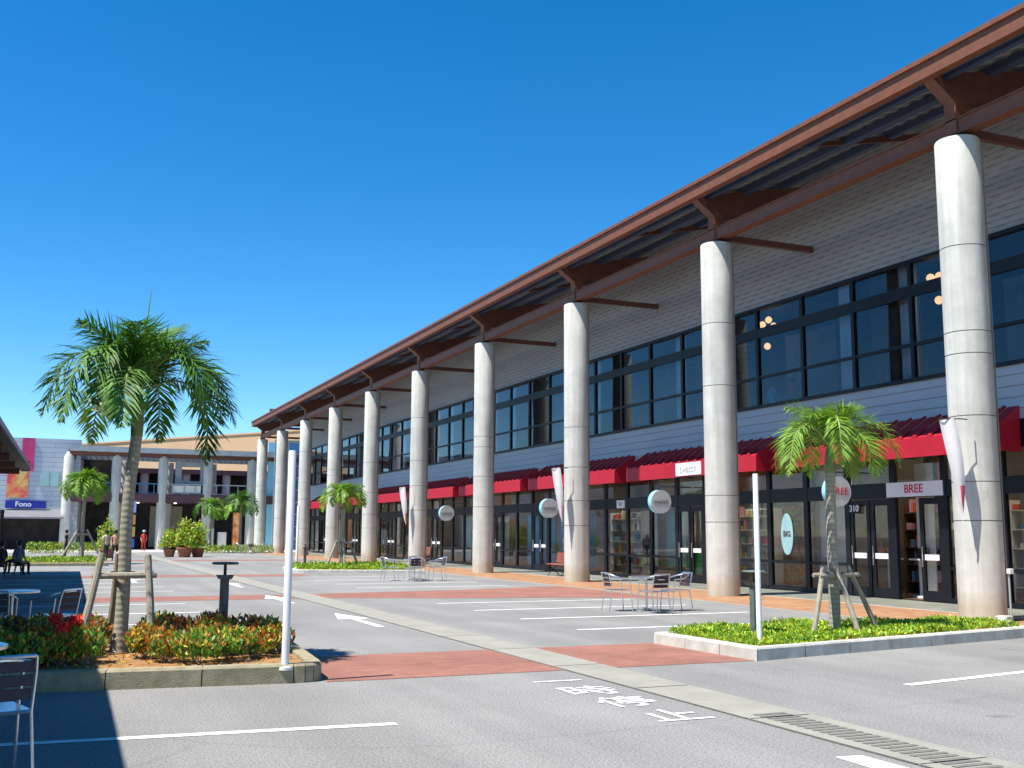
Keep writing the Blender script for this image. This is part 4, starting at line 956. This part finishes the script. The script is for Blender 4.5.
# ================================================================== CROSS BUILDING AT THE FAR END
CY = 100
r = empty('gallery_building', (8, CY, 0), 0, 'far two storey open gallery with round pillars, balcony and blue railing', 'building')
def gp(q, name, m, **k):
    o = q.build(name, m, r, **k); o.matrix_parent_inverse = Matrix.Translation((-8, -CY, 0)); return o
for k in range(6):
    x = 1.2+k*3.93
    q = MB(); q.lathe([(.42, 0), (.42, 2.9), (.408, 2.905), (.408, 2.93), (.42, 2.935), (.42, 8.0), (.3, 8.3), (.18, 8.5)], x, CY, 20); gp(q, 'column', 'col', smooth=True)
    q = MB(); q.lathe([(.4, 0), (.4, 8.0)], x+.9, CY+4, 16); gp(q, 'rear_column', 'col', smooth=True)
    q = MB(); q.lathe([(.4, 5), (.4, 7.3)], x-.8, CY+10, 16); gp(q, 'upper_column', 'col', smooth=True)
q = MB(); q.box(1.2, 24, CY-.9, CY-.3, 8.55, 9.0); q.box(1.2, 24, CY+3.8, CY+4.2, 8.1, 8.5); gp(q, 'roof_beam', 'greyplain')
q = MB(); q.box(1.2, 24, CY-.28, CY+.2, 8.2, 8.56); gp(q, 'roof_soffit', 'rustdark')
q = MB(); q.box(1.2, 24, CY-.3, CY+2.0, 8.57, 8.75)
for k in range(46): q.box(1.3+k*.5, 1.42+k*.5, CY+2.0, CY+4.4, 8.57, 8.7)
gp(q, 'slatted_roof', 'rustdark')
q = MB(); q.box(1.2, 24, CY-.3, CY+14, 4.2, 4.95); gp(q, 'balcony_slab', 'maroon')
q = MB(); q.box(2, 26, CY+9.2, CY+14, 7.3, 7.75); gp(q, 'rear_roof', 'maroon')
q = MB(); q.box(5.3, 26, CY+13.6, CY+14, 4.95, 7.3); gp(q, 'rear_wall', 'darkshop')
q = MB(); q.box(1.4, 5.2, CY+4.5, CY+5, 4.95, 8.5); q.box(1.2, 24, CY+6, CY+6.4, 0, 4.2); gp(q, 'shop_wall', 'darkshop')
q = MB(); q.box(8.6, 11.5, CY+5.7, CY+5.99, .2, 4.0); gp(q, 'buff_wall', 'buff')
for (u, v, m) in ((5.2, 9.0, 'bluerail'), (9.0, 16.8, 'greyplain'), (1.6, 5.0, 'bluerail')):
    q = MB(); q.box(u, v, CY-.22, CY-.14, 5.8, 5.9); q.box(u, v, CY-.22, CY-.14, 5.0, 5.06)
    x = u
    while x < v: q.box(x, x+.07, CY-.21, CY-.15, 5.06, 5.8); x += .95 if m == 'greyplain' else .62
    gp(q, 'railing', m)
q = MB(); q.box(9.9, 12.4, CY-.12, CY-.08, 5.1, 5.75); gp(q, 'railing_panel', 'curtain')
q = MB(); q.box(10.2, 10.75, CY+.6, CY+1, 5.9, 8.05); q.box(12.4, 12.85, CY+.6, CY+1, 5.9, 8.05); q.box(10.75, 12.4, CY+.6, CY+1, 7.5, 7.9); q.box(10.75, 12.4, CY+.6, CY+1, 5.95, 6.2); gp(q, 'steel_portal', 'greyplain')
q = MB()
for x in (7.1, 10.3): q.lathe([(.1, 4.14), (.13, 4.199)], x, CY+.6, 10)
gp(q, 'ceiling_light', plain('lit_downlight', (1, .95, .85), .5, 0, 3))
# grey panelled building at the far left
r = empty('grey_building', (-8, 102, 0), 0, 'pale grey panelled building with a red flower poster at the far left', 'building')
def gp(q, name, m, **k):
    o = q.build(name, m, r, **k); o.matrix_parent_inverse = Matrix.Translation((8, -102, 0)); return o
q = MB(); q.box(-24, 2.15, 100.6, 120, 3.4, 9.6); q.box(-24, -4.0, 100.6, 120, 0, 3.39); q.box(1.4, 2.15, 100.6, 120, 0, 3.39); q.box(-4, 1.4, 104, 120, 0, 3.39)
m2, t2, b2 = nmat('grey_panels'); tc = N(t2, 'ShaderNodeTexCoord'); sp = N(t2, 'ShaderNodeSeparateXYZ'); cmb = N(t2, 'ShaderNodeCombineXYZ'); bt = N(t2, 'ShaderNodeTexBrick')
t2.links.new(tc.outputs['Object'], sp.inputs[0]); t2.links.new(sp.outputs[0], cmb.inputs[0]); t2.links.new(sp.outputs[2], cmb.inputs[1]); t2.links.new(cmb.outputs[0], bt.inputs['Vector']); t2.links.new(bt.outputs[0], b2.inputs['Base Color'])
for k, v in (('Color1', (.45, .5, .57, 1)), ('Color2', (.42, .47, .54, 1)), ('Mortar', (.28, .31, .36, 1)), ('Scale', 1), ('Mortar Size', .03), ('Brick Width', 4000), ('Row Height', .42)): bt.inputs[k].default_value = v
gp(q, 'wall', m2)
q = MB(); q.box(-1.05, .55, 100.5, 100.595, 5.4, 6.75); o = gp(q, 'window', 'greyplain')
q = MB(); q.box(-.95, -.3, 100.47, 100.498, 5.5, 6.65); q.box(-.2, .45, 100.47, 100.498, 5.5, 6.65); k = q.build('pane', M['aqua']); k.parent = o
q = MB(); q.box(1.1, 1.75, 100.5, 100.595, 7.85, 8.7); gp(q, 'small_window', 'slat')
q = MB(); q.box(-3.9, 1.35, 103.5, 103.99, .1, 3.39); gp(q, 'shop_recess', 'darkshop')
q = MB(); q.prism([(100.59, 3.5), (99.4, 2.8), (99.4, 2.65), (100.59, 3.4)], -3.6, 1.0, 0); gp(q, 'awning', 'canopy_top')
q = MB(); q.box(-4.3, -3.98, 100.3, 100.58, 0, 3.3); q.box(1.2, 1.38, 100.5, 103, .0, 3.38); gp(q, 'door_jamb', plain('magenta_jamb', (.2, .02, .1)))
q = MB(); q.box(-3.6, -1.95, 0, .06, 0, 3.15); o = q.build('flower_poster', 'hibiscus'); o.location = (.0, 100.5, 4.45); tag(o, 'red and orange flower poster on the grey wall at far left', 'poster')
q = MB(); q.box(-1.0, 0, 0, .06, 0, 2.9); o = q.build('crimson_poster', 'crimson'); o.location = (-1.6, 100.5, 6.7); tag(o, 'tall crimson poster high on the grey wall beside the canopy end', 'poster')
r = empty('shop_sign', (-1.85, 100.35, 3.75), 0, 'dark blue sign with white lettering above the far left shop', 'sign')
q = MB(); q.box(-1.75, 1.45, 0, .15, -.22, .42); q.build('panel', 'bluesign', r)
text('lettering', 'Fono', .62, 'whiteink', facing_negY((-.35, -.01, .12)), r, bold=.01)
# beige hall behind
q = MB()
for (x0, y0, x1, y1) in ((-4, 168, 34, 112),):
    q.prism([(x0, y0), (x1, y1), (x1+20, y1+20), (x0+20, y0+20)], 0, 13.4, 2)
    q.prism([(x0-.15, y0-.15), (x1, y1-.2), (x1+.4, y1+.3), (x0+.3, y0+.3)], 13.4, 13.6, 2)
o = q.build('beige_hall', 'beige'); tag(o, 'plain beige hall rising behind the gallery building', 'building')
# glazed tower seen between the last columns
r = empty('glass_tower', (20, 97, 0), 0, 'blue glazed stair block between the last columns of the hall', 'building')
q = MB()
for k in range(5): q.box(-1.6+k*1.2, -1.5+k*1.2, -.05, .05, 0, 10)
for k in range(9): q.box(-1.6, 3.3, -.04, .04, 1+k*1.1, 1.1+k*1.1)
q.build('mullions', 'greyplain', r)
q = MB(); q.face([(-1.6, .02, 0), (3.3, .02, 0), (3.3, .02, 10), (-1.6, .02, 10)]); q.build('pane', 'towerglass', r)
q = MB(); q.box(-1.6, 3.3, 3, 3.2, 0, 10); q.build('rear_wall', 'cyan', r)

# sign tower, pots, hedges, boards
r = empty('sign_tower', (5.25, 80, 0), 0, 'slim post carrying four coloured sign boxes behind the big palm', 'sign')
q = MB(); q.tube([(0, .2, 0), (0, .2, 3.9)], .06, 8); q.build('post', 'black', r)
for (z0, z1, c, nm) in ((2.95, 3.75, (.45, .5, .8), 'white'), (2.1, 2.8, (.75, .3, .1), 'orange'), (1.25, 1.95, (.7, .42, .08), 'amber'), (.5, 1.1, (.05, .15, .5), 'blue')):
    q = MB(); q.box(-.38, .3, -.08, .08, z0, z1); o = q.build('sign_box', plain('box_'+nm, c), r); o['label'] = nm + ' sign box'
def pot_plant(x, y, s, label, h=2.2, mats=('leafG', 'lime', 'leafY'), pr=(.35, .4, .25)):
    r = empty('potted_shrub', (x, y, 0), 0, label, 'potted plant')
    q = MB(); q.lathe([(.36*s, 0), (.5*s, .55*s), (.56*s, .56*s), (.56*s, .66*s), (.48*s, .66*s)], 0, 0, 20); q.build('pot', 'terracotta', r, smooth=True)
    q = MB()
    for k in range(1500):
        a = rnd(0, 6.28); el = rnd(-.2, 1.5); rr = rnd(.3, 1)*(.72+.3*sin(a*3+x)*cos(el*4+y)+.12*sin(a*7))
        leaf(q, Vector((1.05*s*rr*cos(a)*cos(el), 1.05*s*rr*sin(a)*cos(el), .75*s+(h-.75*s)*rr*max(0, sin(el))+rnd(0, .3))), .2, random.choices(range(3), pr)[0], .4)
    q.build('foliage', list(mats), r)
pot_plant(8.05, 71.5, .95, 'leafy yellow-green shrub in a big terracotta pot, middle one', 2.5)
pot_plant(7.2, 72.3, .75, 'smaller shrub in a terracotta pot left of the big pot', 1.7)
pot_plant(8.95, 72.2, .85, 'shrub in a terracotta pot right of the big pot', 2.2)
pot_plant(3.3, 70, .85, 'yellow-green potted shrub just left of the big palm trunk', 2.2)
def hedge(x0, x1, y0, y1, h, label, mats=('lime2', 'leafY', 'leafG'), pr=(.45, .25, .3)):
    q = MB()
    for k in range(int(260*(x1-x0))): leaf(q, Vector((rnd(x0, x1), rnd(y0, y1), rnd(.02, h))), .18, random.choices(range(3), pr)[0], .5)
    tag(q.build('hedge', list(mats)), label, 'hedge')
hedge(9.8, 16.3, 84.5, 85.8, .55, 'low yellow-green hedge strip before the gallery, right of the pots')
hedge(-1.5, 1.8, 84, 85.2, .75, 'low hedge before the dark shop at far left')
hedge(1.9, 5, 88, 89, .7, 'low hedge between the far left pillar and the big palm')
def board(x, y, w_, h, label, m='greyplain'):
    r = empty('display_board', (x, y, 0), 0, label, 'board')
    q = MB(); q.box(-w_/2, w_/2, -.04, .04, .3, h); q.build('panel', m, r)
    for sx in (-1, 1): q = MB(); q.box(sx*w_/2-.04, sx*w_/2+.04, -.05, .05, 0, h+.02); q.build('leg', 'black', r)
board(12.2, 93, 1.2, 1.9, 'grey display board under the far palms'); board(13.6, 94, .8, 1.6, 'smaller grey board right of the other grey board', 'signface')
board(15.0, 95, .8, 3.3, 'tall red and orange poster board between the far palms and the last columns', poster_mat('orange_poster', [(.5, .08, .03), (.8, .3, .08), (.8, .6, .4)], 1.2, 9))

# ================================================================== PEOPLE
def person(x, y, z, rz, pose, shirt, legs, label, h=1.65, hat=None):
    r = empty('person', (x, y, z), rz, label, 'person'); s = h/1.7
    me = bpy.data.meshes.new('body'); V = []; E = []; R = []
    def v(p_, rad, par=None):
        V.append(Vector(p_)*s); R.append(rad*s)
        if par is not None: E.append((par, len(V)-1))
        return len(V)-1
    sit = pose == 'sit'; hz = .5 if sit else .93
    pel = v((0, 0, hz), .13); ch_ = v((0, .02 if not sit else 0, hz+.3), .135, pel); sh_ = v((0, 0, hz+.46), .1, ch_); nk = v((0, .01, hz+.55), .052, sh_); hd = v((0, .03, hz+.66), .09, nk); v((0, .025, hz+.74), .08, hd)
    for sx in (-1, 1):
        a = v((sx*.17, 0, hz+.45), .055, sh_)
        e = v((sx*.23, -.02, hz+.2), .042, a); hnd = v((sx*.2, .16 if (sit or sx > 0) else .03, hz+(.05 if sit else -.02)), .03, e); v((sx*.19, .24 if (sit or sx > 0) else .05, hz+(.04 if sit else -.1)), .026, hnd)
        if sit:
            t = v((sx*.1, .05, hz-.02), .09, pel); k = v((sx*.11, .44, hz), .062, t); f = v((sx*.11, .46, .09), .042, k); v((sx*.11, .58, .04), .035, f)
        else:
            st = .16 if pose == 'walk' else .02
            t = v((sx*.09, 0, hz-.1), .088, pel); k = v((sx*.1, sx*st*.6+.03, hz*.52), .06, t); f = v((sx*.1, sx*st, .09), .04, k); v((sx*.1, sx*st+.12, .04), .035, f)
    me.from_pydata(V, E, []); ob = bpy.data.objects.new('body', me); col.objects.link(ob)
    sk = ob.modifiers.new('s', 'SKIN'); ob.modifiers.new('d', 'SUBSURF').levels = 1
    for i, sv in enumerate(me.skin_vertices[0].data): sv.radius = (R[i], R[i]*(.8 if i in (0, 1, 2) else 1)); sv.use_root = (i == 0)
    dg = bpy.context.evaluated_depsgraph_get(); dg.update(); m3 = bpy.data.meshes.new_from_object(ob.evaluated_get(dg)); bpy.data.objects.remove(ob)
    m3.materials.clear()
    for k in (shirt, legs, M['skin']): m3.materials.append(k)
    for pl in m3.polygons:
        c = pl.center/s; pl.use_smooth = True
        zl = c.z
        if zl > hz+.52: pl.material_index = 2
        elif abs(c.x) > .165 and zl < hz+.24: pl.material_index = 2
        elif zl > hz-.02 and (not sit or c.y < .15): pl.material_index = 0
        else: pl.material_index = 1
    o = bpy.data.objects.new('body', m3); col.objects.link(o); o.parent = r
    q = MB(); q.lathe([(.02, .135), (.07, .12), (.1, .06), (.105, 0), (.095, -.05), (.06, -.07)], 0, -.0, 14)
    o = q.build('hair', 'hair', r, smooth=True); o.location = Vector((0, .008, hz+.69))*s
    if hat is not None:
        q = MB(); q.lathe([(.17, 0), (.17, .01), (.11, .02), (.1, .1), (.03, .12)], 0, 0, 16); o = q.build('hat', hat, r, smooth=True); o.location = Vector((0, .02, hz+.75))*s
def pl(n, c): return plain(n, c, .8)
person(20.75, 26.2, 5.21, pi/2, 'sit', pl('pink_cloth', (.6, .04, .12)), pl('grey_cloth', (.2, .2, .2)), 'person in a pink top and pale hat seated behind the upstairs window', hat=pl('hat_grey', (.5, .5, .5)))
person(20.75, 27.2, 5.21, -pi/2, 'sit', pl('sky_cloth', (.2, .5, .7)), pl('grey_cloth2', (.2, .2, .2)), 'person in a light blue top seated upstairs left of the pink one')
def put2(x, y, rz, pose, a, b, lab):
    person(x, y, 0, rz, pose, a, b, lab)
    r = empty('stool', (x, y, 0), rz, 'dark stool under the ' + lab.split(' sitting')[0], 'stool')
    q = MB(); q.lathe([(.17, .36), (.18, .37), (.18, .4), (.17, .41)], 0, 0, 20); q.build('seat', 'black', r)
    for k in range(4):
        q = MB(); q.tube([(.1*cos(k*pi/2), .1*sin(k*pi/2), .36), (.19*cos(k*pi/2), .19*sin(k*pi/2), 0)], .012, 6); q.build('leg', 'black', r)
r = empty('window_bench', (20.75, 26.7, 5.2), 0, 'dark bench behind the upstairs window holding the two seated people', 'bench')
q = MB(); q.box(-.25, .25, -.95, .95, .36, .44); q.build('seat', 'slat', r)
for sy in (-.8, .8): q = MB(); q.box(-.2, .2, sy-.03, sy+.03, 0, .36); q.build('leg', 'black', r)
dk = pl('dark_cloth', (.02, .02, .025)); jn = pl('jeans', (.04, .06, .12)); wt = pl('white_cloth', (.7, .7, .7))
put2(-1.45, 41.0, .9, 'sit', dk, jn, 'person in dark clothes sitting in the shade, leftmost of the far left group')
put2(-.95, 42.3, -.6, 'sit', pl('grey_shirt', (.2, .22, .3)), dk, 'person in a grey shirt sitting in the shade at far left')
put2(-1.0, 44.6, 2.2, 'sit', dk, dk, 'person in black sitting in the shade behind the one in grey')
person(1.0, 72.0, 0, 1.2, 'stand', dk, dk, 'person in black standing left of the far left palm')
person(2.9, 62.5, 0, .3, 'walk', pl('cream_cloth', (.6, .5, .4)), dk, 'person in a cream top walking between the two left palms')
person(3.35, 62.3, 0, 3.0, 'walk', pl('rose_cloth', (.5, .25, .2)), dk, 'person in a rose top walking beside the one in cream')
person(7.1, 92.0, 0, pi, 'stand', pl('red_cloth', (.65, .03, .02)), pl('red_cloth2', (.5, .03, .02)), 'person in red with a white cap before the gallery shops', hat=wt)
person(8.2+9.2, 70.5, 0, pi/2, 'stand', pl('pale_cloth', (.55, .5, .6)), pl('grey_trousers', (.2, .2, .22)), 'person in a pale shirt standing at the shop window between the sixth and seventh columns')
